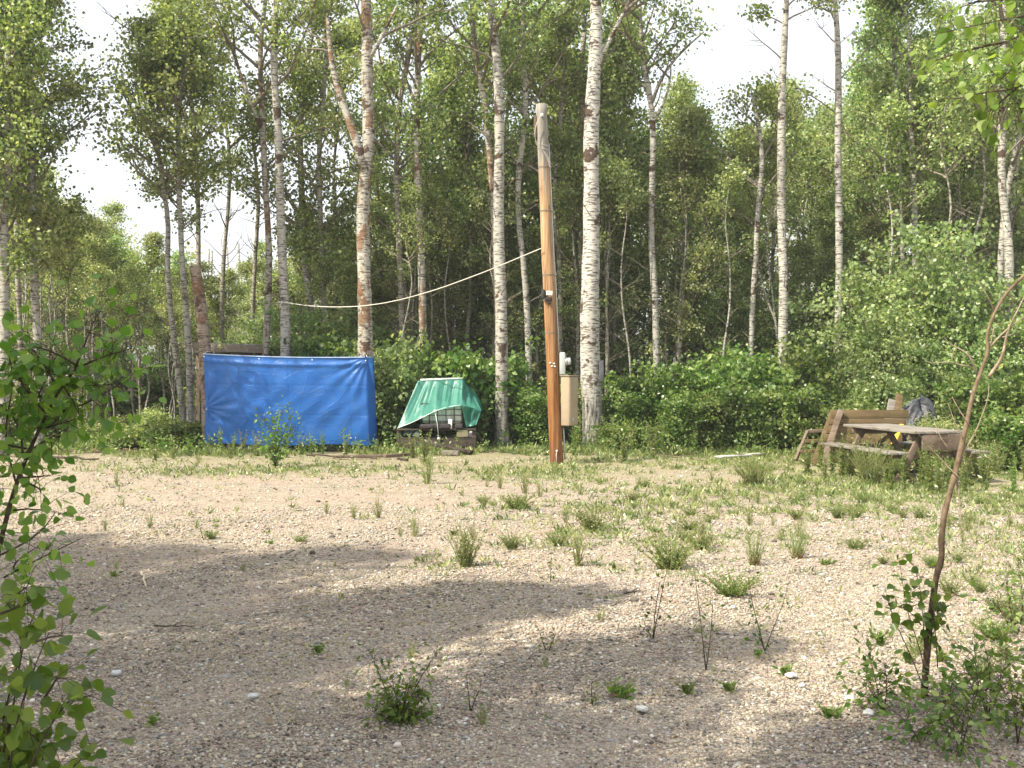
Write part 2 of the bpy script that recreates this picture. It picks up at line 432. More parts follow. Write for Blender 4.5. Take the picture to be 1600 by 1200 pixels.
# ------------------------------------------------------------------ ground
def ground():
    m, nt, out = mat("gravel_and_forest_floor"); N = NT(nt)
    co = N.coord(space='Object')
    v = N.n("TexVoronoi"); v.inputs['Scale'].default_value = 58; N.l(co, v.inputs['Vector'])
    v2 = N.n("TexVoronoi"); v2.inputs['Scale'].default_value = 130; N.l(co, v2.inputs['Vector'])
    sc = N.n("SeparateColor"); N.l(v.outputs['Color'], sc.inputs[0])
    stone = N.ramp(sc.outputs[0], [(0.0, (0.22, 0.19, 0.15)), (0.2, (0.47, 0.40, 0.31)), (0.5, (0.60, 0.52, 0.40)), (0.75, (0.52, 0.42, 0.34)), (0.9, (0.70, 0.65, 0.55))], 'CONSTANT')
    edge = N.ramp(v.outputs['Distance'], [(0.25, .86), (0.75, 0.42)])
    stone = N.mix(1.0, stone, edge, 'MULTIPLY')
    sc2 = N.n("SeparateColor"); N.l(v2.outputs['Color'], sc2.inputs[0])
    fine = N.ramp(sc2.outputs[0], [(0, (0.21, 0.175, 0.13)), (0.5, (0.45, 0.385, 0.285)), (1, (0.59, 0.53, 0.42))])
    big = N.noise(co, 0.7, 5, 0.6)
    gravel = N.mix(N.ramp(N.noise(co, 3.5, 4), [(0.4, 0.25), (0.65, 0.75)]), stone, fine)
    gravel = N.mix(N.ramp(big, [(0.42, 0), (0.7, 0.45)]), gravel, (0.46, 0.33, 0.27))
    gravel = N.mix(N.ramp(N.noise(co, 1.9, 5, 0.65), [(0.56, 0), (0.72, 0.55)]), gravel, (0.22, 0.19, 0.14))
    litter = N.ramp(N.noise(co, 14, 6, 0.7), [(0.3, (0.03, 0.025, 0.016)), (0.5, (0.075, 0.06, 0.038)), (0.62, (0.06, 0.08, 0.03)), (0.78, (0.16, 0.13, 0.085))])
    weedy = N.ramp(N.noise(co, 22, 6, 0.7), [(0.3, (0.13, 0.14, 0.06)), (0.5, (0.28, 0.27, 0.13)), (0.7, (0.42, 0.36, 0.24))])
    sx = N.n("SeparateXYZ"); N.l(co, sx.inputs[0])
    wob = N.math('MULTIPLY', N.math('SUBTRACT', N.noise(co, 0.45, 4), 0.5), 5.0)
    yy = N.math('ADD', sx.outputs[1], wob)
    # right side of the clearing is weedier; the gravel ends along the tree line
    wm = N.math('MULTIPLY_ADD', sx.outputs[0], 0.22); wm.node.inputs[2].default_value = 0
    w1 = N.ramp(N.math('MULTIPLY', N.math('ADD', yy, N.math('MULTIPLY', sx.outputs[0], 0.35)), 1 / 30), [(0.50, 0), (0.62, 0.6)])
    c = N.mix(w1, gravel, weedy)
    fl = N.ramp(N.math('MULTIPLY', yy, 1 / 40), [(0.535, 0), (0.565, 1)])
    c = N.mix(fl, c, litter)
    far = N.n("CombineXYZ")
    h = N.math('ADD', N.math('MULTIPLY', v.outputs['Distance'], -1.0), N.math('MULTIPLY', v2.outputs['Distance'], -0.5))
    N.l(N.bsdf(c, 0.93, N.bump(h, 0.9, 0.018), 0.12), out.inputs[0])
    # one sheet: fine near the camera, coarse to the horizon
    xs = np.r_[-165, -120, -80, -40, np.linspace(-22, 22, 90), 40, 80, 120, 165]
    ys = np.r_[-95, -60, -20, np.linspace(0, 32, 66), 45, 70, 120, 160, 195]
    X, Y = np.meshgrid(xs, ys)
    Z = 0.018 * np.sin(X * 1.3 + 1) * np.cos(Y * 0.9) + 0.012 * np.sin(X * 2.7 - Y * 1.9)
    Z = Z * (np.abs(X) < 25) * (Y > 0) * (Y < 33) - 0.012
    V = np.stack([X, Y, Z], -1).reshape(-1, 3); nx = len(xs); i, j = np.meshgrid(np.arange(len(ys) - 1), np.arange(nx - 1), indexing='ij')
    a = (i * nx + j).ravel(); F = np.stack([a, a + 1, a + nx + 1, a + nx], 1)
    mb = MB(); mb.add(V, F); o = mb.build('ground', m, smooth=True); tag(o, None, None, kind='structure'); return o


ground()


def gravel_stones():
    rng = np.random.default_rng(5)
    m, nt, out = mat("loose_gravel_stone"); N = NT(nt)
    a = N.n("Attribute", attribute_name="stone")
    n = N.noise(N.coord(), 160, 3)
    c = N.mix(0.35, a.outputs['Color'], N.ramp(n, [(0.3, 0.35), (0.7, 1.0)]), 'MULTIPLY')
    N.l(N.bsdf(c, 0.85, None, 0.2), out.inputs[0])
    phi = (1 + 5 ** .5) / 2
    ico = np.array([[-1, phi, 0], [1, phi, 0], [-1, -phi, 0], [1, -phi, 0], [0, -1, phi], [0, 1, phi], [0, -1, -phi], [0, 1, -phi], [phi, 0, -1], [phi, 0, 1], [-phi, 0, -1], [-phi, 0, 1]]) / 1.9
    fi = np.array([[0, 11, 5], [0, 5, 1], [0, 1, 7], [0, 7, 10], [0, 10, 11], [1, 5, 9], [5, 11, 4], [11, 10, 2], [10, 7, 6], [7, 1, 8], [3, 9, 4], [3, 4, 2], [3, 2, 6], [3, 6, 8], [3, 8, 9], [4, 9, 5], [2, 4, 11], [6, 2, 10], [8, 6, 7], [9, 8, 1]])
    bands = [(3.8, 6, 6200, .0052), (6, 9, 2400, .0064), (9, 13, 560, .0085), (13, 20.5, 50, .011)]
    C = []; Sz = []
    for y0, y1, dens, sz in bands:
        hw = 0.49 * y1 + 0.2; n = int(dens * (y1 - y0) * 2 * hw)
        p = np.stack([rng.uniform(-hw, hw, n), rng.uniform(y0, y1, n)], 1)
        ok = np.abs(p[:, 0]) < 0.49 * p[:, 1] + 0.15; p = p[ok]
        C.append(p); Sz.append(sz * np.exp(rng.normal(0, 0.36, len(p))))
    C = np.concatenate(C); Sz = np.concatenate(Sz); n = len(C)
    V = np.broadcast_to(ico, (n, 12, 3)) * (1 + rng.normal(0, 0.22, (n, 12, 3)))
    V = V * Sz[:, None, None] * np.stack([rng.uniform(.8, 1.5, n), rng.uniform(.7, 1.1, n), rng.uniform(.4, .8, n)], 1)[:, None, :]
    a = rng.uniform(0, 2 * np.pi, n); ca, sa = np.cos(a)[:, None], np.sin(a)[:, None]
    V = np.stack([V[..., 0] * ca - V[..., 1] * sa, V[..., 0] * sa + V[..., 1] * ca, V[..., 2]], -1)
    gz = 0.018 * np.sin(C[:, 0] * 1.3 + 1) * np.cos(C[:, 1] * 0.9) + 0.012 * np.sin(C[:, 0] * 2.7 - C[:, 1] * 1.9) - 0.012
    V[..., 0] += C[:, 0:1]; V[..., 1] += C[:, 1:2]; V[..., 2] += (gz + Sz * 0.25)[:, None]
    F = (np.arange(n)[:, None, None] * 12 + fi[None]).reshape(-1, 3)
    pal = np.array([[.47, .40, .31], [.60, .53, .42], [.29, .25, .21], [.52, .41, .34], [.38, .38, .36], [.76, .73, .66], [.15, .13, .11], [.62, .54, .38], [.36, .26, .20]])
    k = rng.choice(len(pal), n, p=[.2, .19, .14, .11, .11, .06, .07, .08, .04]); cc = pal[k] * rng.uniform(.58, 1.05, (n, 1))
    cc = np.concatenate([cc, np.ones((n, 1))], 1)
    mb = MB(); mb.add(V.reshape(-1, 3), F); mb.C = np.repeat(cc, 12, axis=0)
    o = mb.build('gravel', m); tag(o, 'loose tan and pinkish gravel covering the clearing', 'gravel', kind='stuff')


gravel_stones()


# ------------------------------------------------------------------ the trees one can tell apart
def px_tree(name, label, cat, Y, base_px, pts, wpx, top, seed, group=None, forks=(), **k):
    """pts: photo pixels up the trunk; wpx: trunk width in photo pixels at the base and the top of the photo; top: tree height in metres"""
    b = np.array([(base_px - 800) / FPX * Y, Y, 0.0]); rng = np.random.default_rng(seed + 900)
    P = [np.array([0, 0, -0.15])]
    for x, y in pts:
        p = at(x, y, Y) - b; p[1] = rng.normal(0, 0.06); P.append(p)
    d = (P[-1] - P[-2]); d = d / max(d[2], .2)
    last = P[-1]
    if top > last[2] + 0.4:
        P.append(last + d * (top - last[2]) * 0.5 + np.array([rng.normal(0, .1), rng.normal(0, .1), 0])); P.append(last + d * (top - last[2]) * np.array([0.6, 0.6, 1]) + np.array([rng.normal(0, .2), rng.normal(0, .2), 0]))
    zs = np.array([p[2] for p in P]); r0, r1 = wpx[0] / FPX * Y / 2, wpx[1] / FPX * Y / 2
    zt = at(0, 66, Y)[2]
    R = np.where(zs < zt, r0 + (r1 - r0) * np.clip(zs / zt, 0, 1), r1 * (1 - 0.75 * np.clip((zs - zt) / max(top - zt, .1), 0, 1)))
    fk = []
    for fp, fw in forks:
        fk.append(([at(x, y, Y) - b + np.array([0, -0.02, 0]) for x, y in fp], fw / FPX * Y / 2))
    return make_tree(name, label, cat, P, list(R), loc=b, seed=seed, group=group, forks=fk, **k)


A = 'aspen_tree'
px_tree(A, "tall aspen at the edge of the picture with a brown-banded pale trunk, thick leaves above", 'tree', 20.5, 4, [(5, 540), (8, 440), (8, 330), (12, 240), (14, 120), (16, 66)], (15, 11), 10.5, 101, zb=3.1, nb=62, blen=1.15, per=22, bark='bark')
px_tree(A, "tall straight aspen with a smooth pale trunk rising behind the near leafy shrub", 'tree', 21.0, 62, [(59, 540), (55, 420), (50, 300), (46, 220), (40, 120), (38, 66)], (13, 10), 11.0, 102, zb=3.3, nb=72, blen=1.15, per=22, bark='bark')
px_tree(A, "thin grey aspen trunk between the two tall trees behind the near leafy shrub", 'tree', 23.5, 36, [(34, 600), (32, 500), (30, 440), (26, 330)], (9, 6), 7.5, 103, zb=3.4, nb=12, blen=1.0, bark='bark_grey')
px_tree(A, "slender aspen curving away from its twin at the foot, standing beside the broken snag", 'tree', 22.8, 292, [(286, 650), (280, 590), (270, 520), (263, 450), (258, 400), (264, 350), (256, 300), (250, 255)], (11, 5), 8.6, 104, zb=4.8, nb=26, blen=1.25, per=15, low_dead=8, bark='bark', dead=3)
px_tree(A, "slender aspen growing straight from the same foot as the curved one beside the snag", 'tree', 22.7, 298, [(298, 650), (296, 560), (291, 480), (284, 400), (280, 330), (279, 240), (279, 170)], (11, 6), 8.9, 105, zb=4.4, nb=40, blen=1.2, per=17, low_dead=8, bark='bark', dead=3)
px_tree(A, "dark slim aspen with the fullest crown, alone against the sky above the snag", 'tree', 24.5, 316, [(314, 560), (312, 420), (309, 330), (304, 230), (298, 150), (290, 90)], (9, 6), 10.2, 106, zb=5.2, nb=50, blen=1.3, per=19, low_dead=6, bark='bark_grey', leafm='leaf_back')
px_tree('bare_tree', "dark thin tree with bare dead side branches behind the shed roof", 'tree', 26.0, 348, [(348, 560), (348, 470), (349, 400), (356, 330), (359, 270), (356, 200)], (9, 4), 8.3, 107, zb=6.2, nb=9, blen=1.1, per=10, low_dead=18, bark='bark_grey', dead=8)
px_tree('bare_tree', "second dark thin tree with bare branches, just behind the end of the shed roof", 'tree', 26.5, 395, [(394, 560), (397, 450), (398, 380), (404, 300), (398, 230)], (8, 4), 8.0, 108, zb=5.8, nb=9, blen=1.1, per=10, low_dead=14, bark='bark_grey', dead=6)
px_tree(A, "brownish slim aspen next to the straight white one behind the blue tarp", 'tree', 23.8, 412, [(414, 560), (419, 450), (420, 380), (415, 300), (410, 200), (406, 130), (405, 66)], (12, 8), 11.5, 109, zb=5.2, nb=18, blen=1.4, bark='bark_rust', forks=[([(409, 205), (395, 165), (375, 115), (360, 70), (350, 30)], 7)], dead=3)
px_tree(A, "straight white aspen with dark knots rising behind the middle of the blue tarp", 'tree', 22.9, 448, [(447, 560), (446, 500), (441, 400), (437, 260), (434, 190), (429, 120), (427, 66)], (17, 11), 12.0, 110, zb=6.3, nb=16, blen=1.4, bark='bark_mid', low_dead=4)
px_tree(A, "grey aspen with leafy sprays low on its trunk, third trunk behind the blue tarp", 'tree', 25.0, 487, [(486, 560), (488, 490), (480, 430), (472, 370), (470, 300), (468, 200), (476, 120), (480, 66)], (12, 8), 10.5, 111, zb=2.6, nb=34, blen=1.1, per=15, bark='bark')
px_tree(A, "thin pale aspen standing just beside the forked lichen-covered tree", 'tree', 24.6, 520, [(512, 560), (505, 460), (500, 350), (499, 250), (505, 170), (512, 66)], (10, 7), 10.5, 112, zb=3.0, nb=28, blen=1.1, per=15, bark='bark')
px_tree(A, "stout forked aspen with rust-orange lichen, holding the end of the blue tarp", 'tree', 22.1, 575, [(573, 640), (572, 560), (570, 450), (566, 360), (567, 290), (575, 240), (577, 200), (572, 140), (574, 66)], (25, 17), 12.5, 113, zb=8.0, nb=14, blen=1.6, bark='bark_rust',
        forks=[([(569, 265), (560, 225), (540, 175), (524, 130), (515, 80), (512, 30)], 15), ([(576, 95), (590, 75), (600, 50), (620, 10)], 8)], low_dead=3, dead=4, sides=14)
px_tree(A, "crooked pale aspen with a sharp bend near the top, behind the green tarp shelter", 'tree', 24.4, 632, [(630, 560), (627, 470), (624, 380), (619, 290), (621, 200), (624, 150), (634, 115), (641, 66)], (10, 8), 10.8, 114, zb=5.0, nb=20, blen=1.3, bark='bark_grey', dead=5)
px_tree(A, "mottled brown and grey aspen rising straight above the green tarp shelter", 'tree', 23.9, 660, [(662, 560), (660, 450), (656, 350), (651, 250), (651, 150), (655, 66)], (14, 9), 11.4, 115, zb=5.4, nb=20, blen=1.4, bark='bark_rust', dead=5)
px_tree(A, "brown-barked aspen leaning toward the white trunk behind the sagging rope", 'tree', 23.6, 780, [(781, 560), (775, 440), (770, 300), (765, 240), (758, 160), (748, 110), (740, 66)], (11, 9), 11.2, 116, zb=6.2, nb=16, blen=1.4, bark='bark_rust', dead=4)
px_tree(A, "white-trunked aspen with a dark shaggy foot between the green shelter and the power pole", 'tree', 22.6, 785, [(784, 640), (784, 540), (783, 470), (779, 380), (779, 300), (781, 210), (779, 130), (774, 66)], (21, 14), 12.4, 117, zb=7.2, nb=16, blen=1.5, bark='bark_mid', dead=3, sides=14)
px_tree(A, "slim crooked white aspen close beside the wooden power pole", 'tree', 23.8, 828, [(826, 560), (824, 480), (817, 400), (808, 330), (811, 260), (822, 180), (822, 120), (815, 66)], (11, 7), 10.8, 118, zb=6.0, nb=16, blen=1.3, bark='bark_mid', dead=4)
px_tree(A, "thin grey aspen seen between the power pole and the thick white trunk", 'tree', 25.0, 874, [(873, 560), (877, 460), (872, 380), (866, 320), (870, 250)], (9, 6), 9.2, 119, zb=4.6, nb=18, blen=1.2, bark='bark_grey', dead=3)
px_tree(A, "grey aspen half hidden behind the thickest white trunk", 'tree', 25.2, 908, [(909, 560), (910, 430), (907, 350), (911, 300), (910, 200), (908, 100)], (11, 8), 11.0, 120, zb=4.6, nb=20, blen=1.3, bark='bark_grey')
px_tree(A, "thickest white aspen with black scars and a furrowed grey foot, beside the power pole", 'tree', 22.7, 928, [(926, 640), (922, 560), (921, 470), (924, 380), (924, 300), (923, 200), (928, 120), (932, 66)], (33, 21), 12.8, 121, zb=8.6, nb=16, blen=1.7, bark='bark_big',
        forks=[([(934, 100), (945, 78), (962, 40), (985, 0)], 9)], dead=3, low_dead=3, sides=18)
px_tree(A, "thin pale aspen with a twisted bare fork high above the bushes", 'tree', 24.0, 1027, [(1026, 560), (1023, 460), (1018, 380), (1018, 300), (1021, 210), (1018, 150), (1005, 110), (1003, 66)], (12, 8), 9.8, 122, zb=7.6, nb=10, blen=1.3, bark='bark_mid', forks=[([(1019, 160), (1028, 120), (1050, 95), (1075, 70), (1100, 50)], 6), ([(1022, 190), (1040, 160), (1052, 130), (1048, 90)], 5)], dead=6)
px_tree(A, "crooked bare-stemmed pale aspen beside the straight white one over the bushes", 'tree', 23.8, 1172, [(1174, 560), (1177, 460), (1183, 380), (1182, 320), (1190, 280), (1192, 230)], (10, 6), 7.6, 123, zb=5.2, nb=14, blen=1.1, bark='bark_mid')
px_tree(A, "straight bright white aspen with black marks rising from the bright green bushes", 'tree', 23.2, 1221, [(1222, 560), (1225, 450), (1223, 330), (1221, 200), (1224, 120), (1226, 66)], (17, 11), 11.5, 124, zb=8.9, nb=10, blen=1.3, bark='bark_mid', dead=6, low_dead=5)
px_tree(A, "tall pale aspen with bare upper branches, one along from the bright white trunk", 'tree', 23.9, 1306, [(1307, 560), (1311, 450), (1311, 350), (1309, 240), (1310, 150), (1309, 66)], (14, 10), 11.5, 125, zb=8.9, nb=10, blen=1.4, bark='bark_mid', dead=7)
px_tree(A, "pale thin aspen partly hidden by leaves behind the leaning boards", 'tree', 24.8, 1408, [(1410, 560), (1412, 450), (1408, 330), (1404, 200), (1400, 100)], (10, 7), 10.5, 126, zb=4.2, nb=26, blen=1.3, per=16, bark='bark_mid', leafm='leaf_cool')
px_tree(A, "thin aspen whose trunk shows in short pale pieces above the picnic table", 'tree', 24.2, 1436, [(1434, 560), (1431, 450), (1428, 330), (1424, 200), (1420, 100)], (10, 7), 10.2, 127, zb=4.4, nb=24, blen=1.3, per=16, bark='bark_mid')
px_tree(A, "pale aspen with a peeling pinkish trunk behind the bare sapling", 'tree', 22.4, 1572, [(1574, 560), (1577, 460), (1576, 380), (1566, 290), (1563, 200), (1570, 120), (1572, 66)], (15, 11), 11.0, 128, zb=5.8, nb=20, blen=1.4, bark='bark_mid', leafm='leaf_cool')
px_tree(A, "companion aspen leaning against the peeling pinkish trunk behind the bare sapling", 'tree', 22.9, 1560, [(1562, 560), (1563, 460), (1565, 390), (1572, 310), (1585, 230)], (11, 7), 9.5, 129, zb=5.0, nb=18, blen=1.3, bark='bark_mid')

# broken snag holding the end of the tarp
def snag():
    Y = 22.0; b = np.array([(327 - 800) / FPX * Y, Y, 0])
    root = thing('broken_snag', "thick brown snag snapped off at the top with orange lichen, holding the blue tarp's end", 'dead tree', b)
    P = [np.array([0, 0, -.15])] + [at(x, y, Y) - b for x, y in [(326, 650), (323, 590), (319, 530), (314, 480), (309, 440), (304, 416)]]
    P = smooth_path(P, .25); r = np.linspace(11.5, 8.5, len(P)) / FPX * Y
    mb = MB(); mb.tube(P, r, 14, 0, cap=False); rng = np.random.default_rng(3)
    t = P[-1]
    for k in range(11):
        a = rng.uniform(0, 6.28); q = t + np.array([math.cos(a), math.sin(a), 0]) * .07
        h = rng.uniform(.04, .16)
        mb.add([q + [-.03, -.02, -.08], q + [.03, -.02, -.08], q + [.01, .03, -.08], q + [rng.normal(0, .02), 0, h]], [(0, 1, 3), (1, 2, 3), (2, 0, 3)], 1)
    mb.tube([t - [0, 0, .06], t - [0, 0, .01]], [.10, .06], 12, 1)
    for z, a in ((1.4, 2.8), (2.4, .3), (2.9, 3.3), (2.0, 3.6)):
        p = np.array([np.interp(z, P[:, 2], P[:, 0]), 0, z]); grow_branch(rng, mb, [], p, np.array([math.cos(a), math.sin(a) - .3, .3]), .8, .014, 0, 2, kids_n=3, leafy=False)
    mb.build('trunk', [M['bark_brown'], plain("torn_wood", (.38, .25, .14), (.62, .47, .30), (30, 30, 6)), M['twig']], root, smooth=True)


snag()

# ------------------------------------------------------------------ the wood behind: prototypes, then copies
def envelope(px):
    return np.interp(px, [-80, 60, 110, 160, 210, 260, 330, 420, 450, 520, 560, 600, 680, 760, 880, 1000, 1060, 1110, 1150, 1200, 1300, 1360, 1450, 1600, 1700],
                     [120, 200, 340, 310, 345, 360, 400, 395, 330, 290, 370, 260, 220, 190, 170, 160, 130, 140, 190, 140, 130, 90, 50, 30, 30])


PROTO = {}
for i in range(4):
    rng = np.random.default_rng(40 + i); P, R = straight(rng, 10.0, 0.085)
    PROTO['full', i] = make_tree('aspen_tree', None, 'tree', P, list(R), 1.3, 46, 1.45, per=15, sig=0.22, size=0.08, seed=60 + i, leafm=['leaf_back', 'leaf_cool'][i % 2], low_dead=3, kn=4, sides=7, loc=(0, -30, 0), bark='bark')
for i in range(4):
    rng = np.random.default_rng(50 + i); P, R = straight(rng, 10.0, 0.07, 0.16, 0.04)
    PROTO['high', i] = make_tree('aspen_tree', None, 'tree', P, list(R), 4.0, 32, 1.25, per=14, sig=0.22, size=0.08, seed=70 + i, leafm=['leaf_back', 'leaf_aspen'][i % 2], low_dead=12, kn=4, sides=7, loc=(0, -30, 0), bark=['bark', 'bark_grey'][i % 2])
for i in range(3):
    rng = np.random.default_rng(55 + i); P, R = straight(rng, 8.0, 0.045, 0.15, 0.05)
    PROTO['pole', i] = make_tree('young_aspen', None, 'tree', P, list(R), 5.0, 12, 0.8, per=11, sig=0.2, size=0.075, seed=80 + i, leafm='leaf_back', low_dead=14, kn=3, sides=6, loc=(0, -30, 0), bark=['bark', 'bark_grey', 'bark'][i])

ZONES = [(300, "beside the broken snag", "past the near leafy shrub"), (600, "behind the blue tarp", "behind the blue tarp"), (760, "behind the green tarp shelter", "behind the green shelter"),
         (960, "behind the power pole", "behind the power pole"), (1260, "behind the bright green bushes", "behind the bright bushes"), (1480, "behind the picnic table", "behind the picnic table"), (9999, "behind the bare near sapling", "behind the bare sapling")]
KINDT = {'full': "leafy green aspen standing %s, leaves nearly down to the ground", 'high': "slim grey-trunked aspen %s, leaves only on its upper half", 'pole': "young pole-thin pale aspen %s with a small top crown"}
rng = np.random.default_rng(77); first = set(); spots = []
rows = [(25.8, 15, 0), (28.5, 17, 0), (31.5, 18, 0), (35, 13, 0), (39.5, 7, 0)]
for Y, n, far in rows:
    for k in range(n):
        px = -60 + 1720 * (k + rng.uniform(0.1, 0.9)) / n; Yk = Y + rng.uniform(-1.4, 1.4)
        if px < 330: kd = rng.choice(['high', 'full', 'pole'], p=[.62, .30, .08]) if Yk > 30 else rng.choice(['high', 'pole'])
        elif px < 600: kd = rng.choice(['high', 'pole', 'full'], p=[.5, .3, .2]) if Yk < 34 else 'full'
        elif px < 960: kd = rng.choice(['high', 'full', 'pole'], p=[.5, .36, .14])
        else: kd = rng.choice(['full', 'high', 'pole'], p=[.66, .22, .12])
        spots.append((px, Yk, kd))
for k in range(100):      # thin stems filling the dark wood on the shrub side and elsewhere
    px = rng.uniform(0, 330) if k < 62 else rng.uniform(330, 1500); spots.append((px, rng.uniform(23.5, 34) if k < 70 else rng.uniform(33, 44), 'pole'))
for k in range(64):      # thin pale stems right behind the bushes
    spots.append((rng.uniform(430, 1560), rng.uniform(23.4, 31), 'pole'))
for k in range(46):      # young leafy aspens filling the middle height
    px = rng.uniform(420, 1600) if k < 36 else rng.uniform(-20, 300); spots.append((px, rng.uniform(24.6, 28.5) if k < 36 else rng.uniform(27, 33), 'young'))
for k in range(18):      # taller crowns closing the top of the view
    px = rng.uniform(340, 1100) if k < 12 else rng.uniform(1380, 1640); spots.append((px, rng.uniform(25.5, 31), 'tall'))
for px, Yk, kd in spots:
    tall = kd == 'tall'
    young = kd == 'young'
    if young: kd = 'full'
    if tall: kd = 'full' if rng.random() < .45 else 'high'
    nv = 3 if kd == 'pole' else 4; i = int(rng.integers(nv)); src = PROTO[kd, i]
    top = envelope(px) + rng.uniform(-10, 70) + (60 if kd == 'pole' else 0)
    if tall: top = rng.uniform(-10, 110)
    if young: top = max(envelope(px) + 40, rng.uniform(290, 470))
    H = CAMZ + (HZ - top) / FPX * Yk; H = max(H, 3.0)
    base = 8.0 if kd == 'pole' else 10.0
    sz = H / base; sc = min(max(sz * (1.35 if young else 1), 0.55), 1.15)
    zi = next(j for j, z in enumerate(ZONES) if px < z[0])
    lab = ("low bushy young aspen %s, in leaf from the ground up" if young else KINDT[kd]) % ZONES[zi][1]; grp = 'bushy young aspens ' + ZONES[zi][2] if young else {'full': 'leafy aspens ', 'high': 'slim aspens ', 'pole': 'pole-thin aspens '}[kd] + ZONES[zi][2]
    loc = ((px - 800) / FPX * Yk, Yk, 0)
    if (kd, i) not in first:
        first.add((kd, i)); src.location = loc; src.scale = (sc, sc, sz); src.rotation_euler = (0, 0, rng.uniform(0, 6.28)); src['label'] = lab; src['group'] = grp
    else: dup(src, loc, rng.uniform(0, 6.28), sc, lab, grp, sz=sz)

# trees outside the frame that shade the foreground
for j, (x, y, H, kd, i) in enumerate([(-10.2, 6.5, 8.4, 'full', 1), (-8.9, 6.2, 7.8, 'full', 3), (-7.8, 5.4, 8.2, 'full', 2), (-6.1, 3.4, 8.2, 'full', 0), (-5.0, 2.1, 8.2, 'full', 1), (-4.3, 1.0, 8.4, 'full', 3), (-7.6, 3.2, 7.5, 'full', 0), (-6.6, 1.4, 8.0, 'high', 2), (-5.2, -.6, 9.0, 'high', 1), (-3.6, -1.4, 8.6, 'full', 0), (-8.2, 4.3, 8.3, 'full', 1), (-7.0, 4.4, 8.0, 'full', 0)]):
    dup(PROTO[kd, i], (x, y, 0), j * 1.3, 1.0, "leafy aspen outside the picture whose shade falls on the near gravel", 'shade trees beside the clearing', sz=H / 10)


def far_woods():
    rng = np.random.default_rng(9); mb = MB(); n = 100000
    px = rng.uniform(-250, 1850, n); Y = rng.uniform(49, 66, n); top = envelope(px) + 25 * np.sin(px / 17.0) + 20 * np.sin(px / 7.3 + 1) + 45
    H = CAMZ + (HZ - top) / FPX * 52
    z = H * rng.uniform(0, 1, n) ** 0.8
    C = np.stack([(px - 800) / FPX * Y, Y, z], 1); C += rng.normal(0, .15, C.shape)
    L = rng.uniform(.13, .24, n); leaves(mb, C, unit(rng, n), unit(rng, n), L, L * .8, 0, np.clip(.45 + .25 * np.sin(px / 23) + rng.normal(0, .2, n), 0, 1))
    for k in range(90):
        x = rng.uniform(-36, 36); y = rng.uniform(46, 50); mb.tube([[x, y, 0], [x + rng.normal(0, .3), y, 7]], [.1, .04], 5, 1)
    o = mb.build('distant_woods', [M['leaf_back'], M['bark']]); tag(o, 'far green wood closing the view behind the nearer aspens', 'woods', kind='stuff')


far_woods()


# ------------------------------------------------------------------ shrubs and herbs
def shrub(name, label, cat, loc, h, rad, seed, nst=9, per=26, size=0.085, leafm='leaf_shrub', group=None, kn=4, up=1.5):
    rng = np.random.default_rng(seed); root = thing(name, label, cat, loc, group); mt = MB(); an = []
    for k in range(nst):
        a = rng.uniform(0, 6.28); r = rng.uniform(0, .15) * rad; p = np.array([math.cos(a) * r, math.sin(a) * r, -.05])
        d = np.array([math.cos(a) * rad / h, math.sin(a) * rad / h, rng.uniform(.8, 1.3)]) * 1.0; d[:2] *= rng.uniform(.1, 1.0)
        L = h * rng.uniform(.6, 1.05); P = [p]; dd = d / np.linalg.norm(d)
        for i in range(5):
            dd = dd + rng.normal(0, .1, 3); dd /= np.linalg.norm(dd); P.append(P[-1] + dd * L / 5)
        P = np.array(P); mt.tube(P, np.linspace(.014, .005, 6), 5, 0, cap=False)
        for j in range(2, 6):
            an.append((P[j], 1))
            for q in range(kn):
                nd = np.array([rng.normal(), rng.normal(), rng.uniform(-.1, .6)]); grow_branch(rng, mt, an, P[j] * .6 + P[j - 1] * .4, nd, rad * rng.uniform(.25, .6), .005, 1, 0, .15, 0)
        an.append((P[1], 1))
    mt.build('stem', [M['twig']], root, smooth=True)
    mc = MB(); crown_leaves(rng, mc, an, per * .8, .12, size); mc.build('foliage', M[leafm], root)
    return root


def herb(name, label, cat, loc, h, nst, spread, nleaf, L, Wd, seed, matn='weed', shape='quad', group=None, stem_r=.003, stemm='twig_green', top=0.0, base_mat=None, curve=.15):
    rng = np.random.default_rng(seed); root = thing(name, label, cat, loc, group); mt = MB(); ml = MB()
    for k in range(nst):
        a = rng.uniform(0, 6.28); sp = spread * math.sqrt(rng.random()); hh = h * rng.uniform(.55, 1.05)
        b = np.array([math.cos(a), math.sin(a), 0]) * sp * .22; b[2] = -.02; e = np.array([math.cos(a) * sp, math.sin(a) * sp, hh])
        t = np.linspace(0, 1, 6)[:, None]; P = b + (e - b) * t + np.array([math.cos(a), math.sin(a), 0]) * curve * hh * (t ** 2 - t) + rng.normal(0, .012 * h, (6, 3)) * t
        mt.tube(P, np.linspace(stem_r, stem_r * .45, 6), 4, 0, cap=False)
        n = nleaf; u = rng.uniform(top, 1, n); i = np.minimum((u * 5).astype(int), 4); f = (u * 5 - i)[:, None]
        C = P[i] * (1 - f) + P[i + 1] * f
        D = unit(rng, n); D[:, 2] = np.abs(D[:, 2]) * .6 + (.9 if shape == 'blade' else .1)
        N = unit(rng, n); N[:, 2] += .8
        l = L * rng.uniform(.5, 1.2, n) * (1.1 - .5 * u)
        leaves(ml, C, D, N, l, l * Wd / L, 0, np.clip(rng.normal(.5, .22, n), 0, 1), shape)
    mt.build('stem', [M[stemm]], root, smooth=True); ml.build('foliage', M[matn], root)
    return root


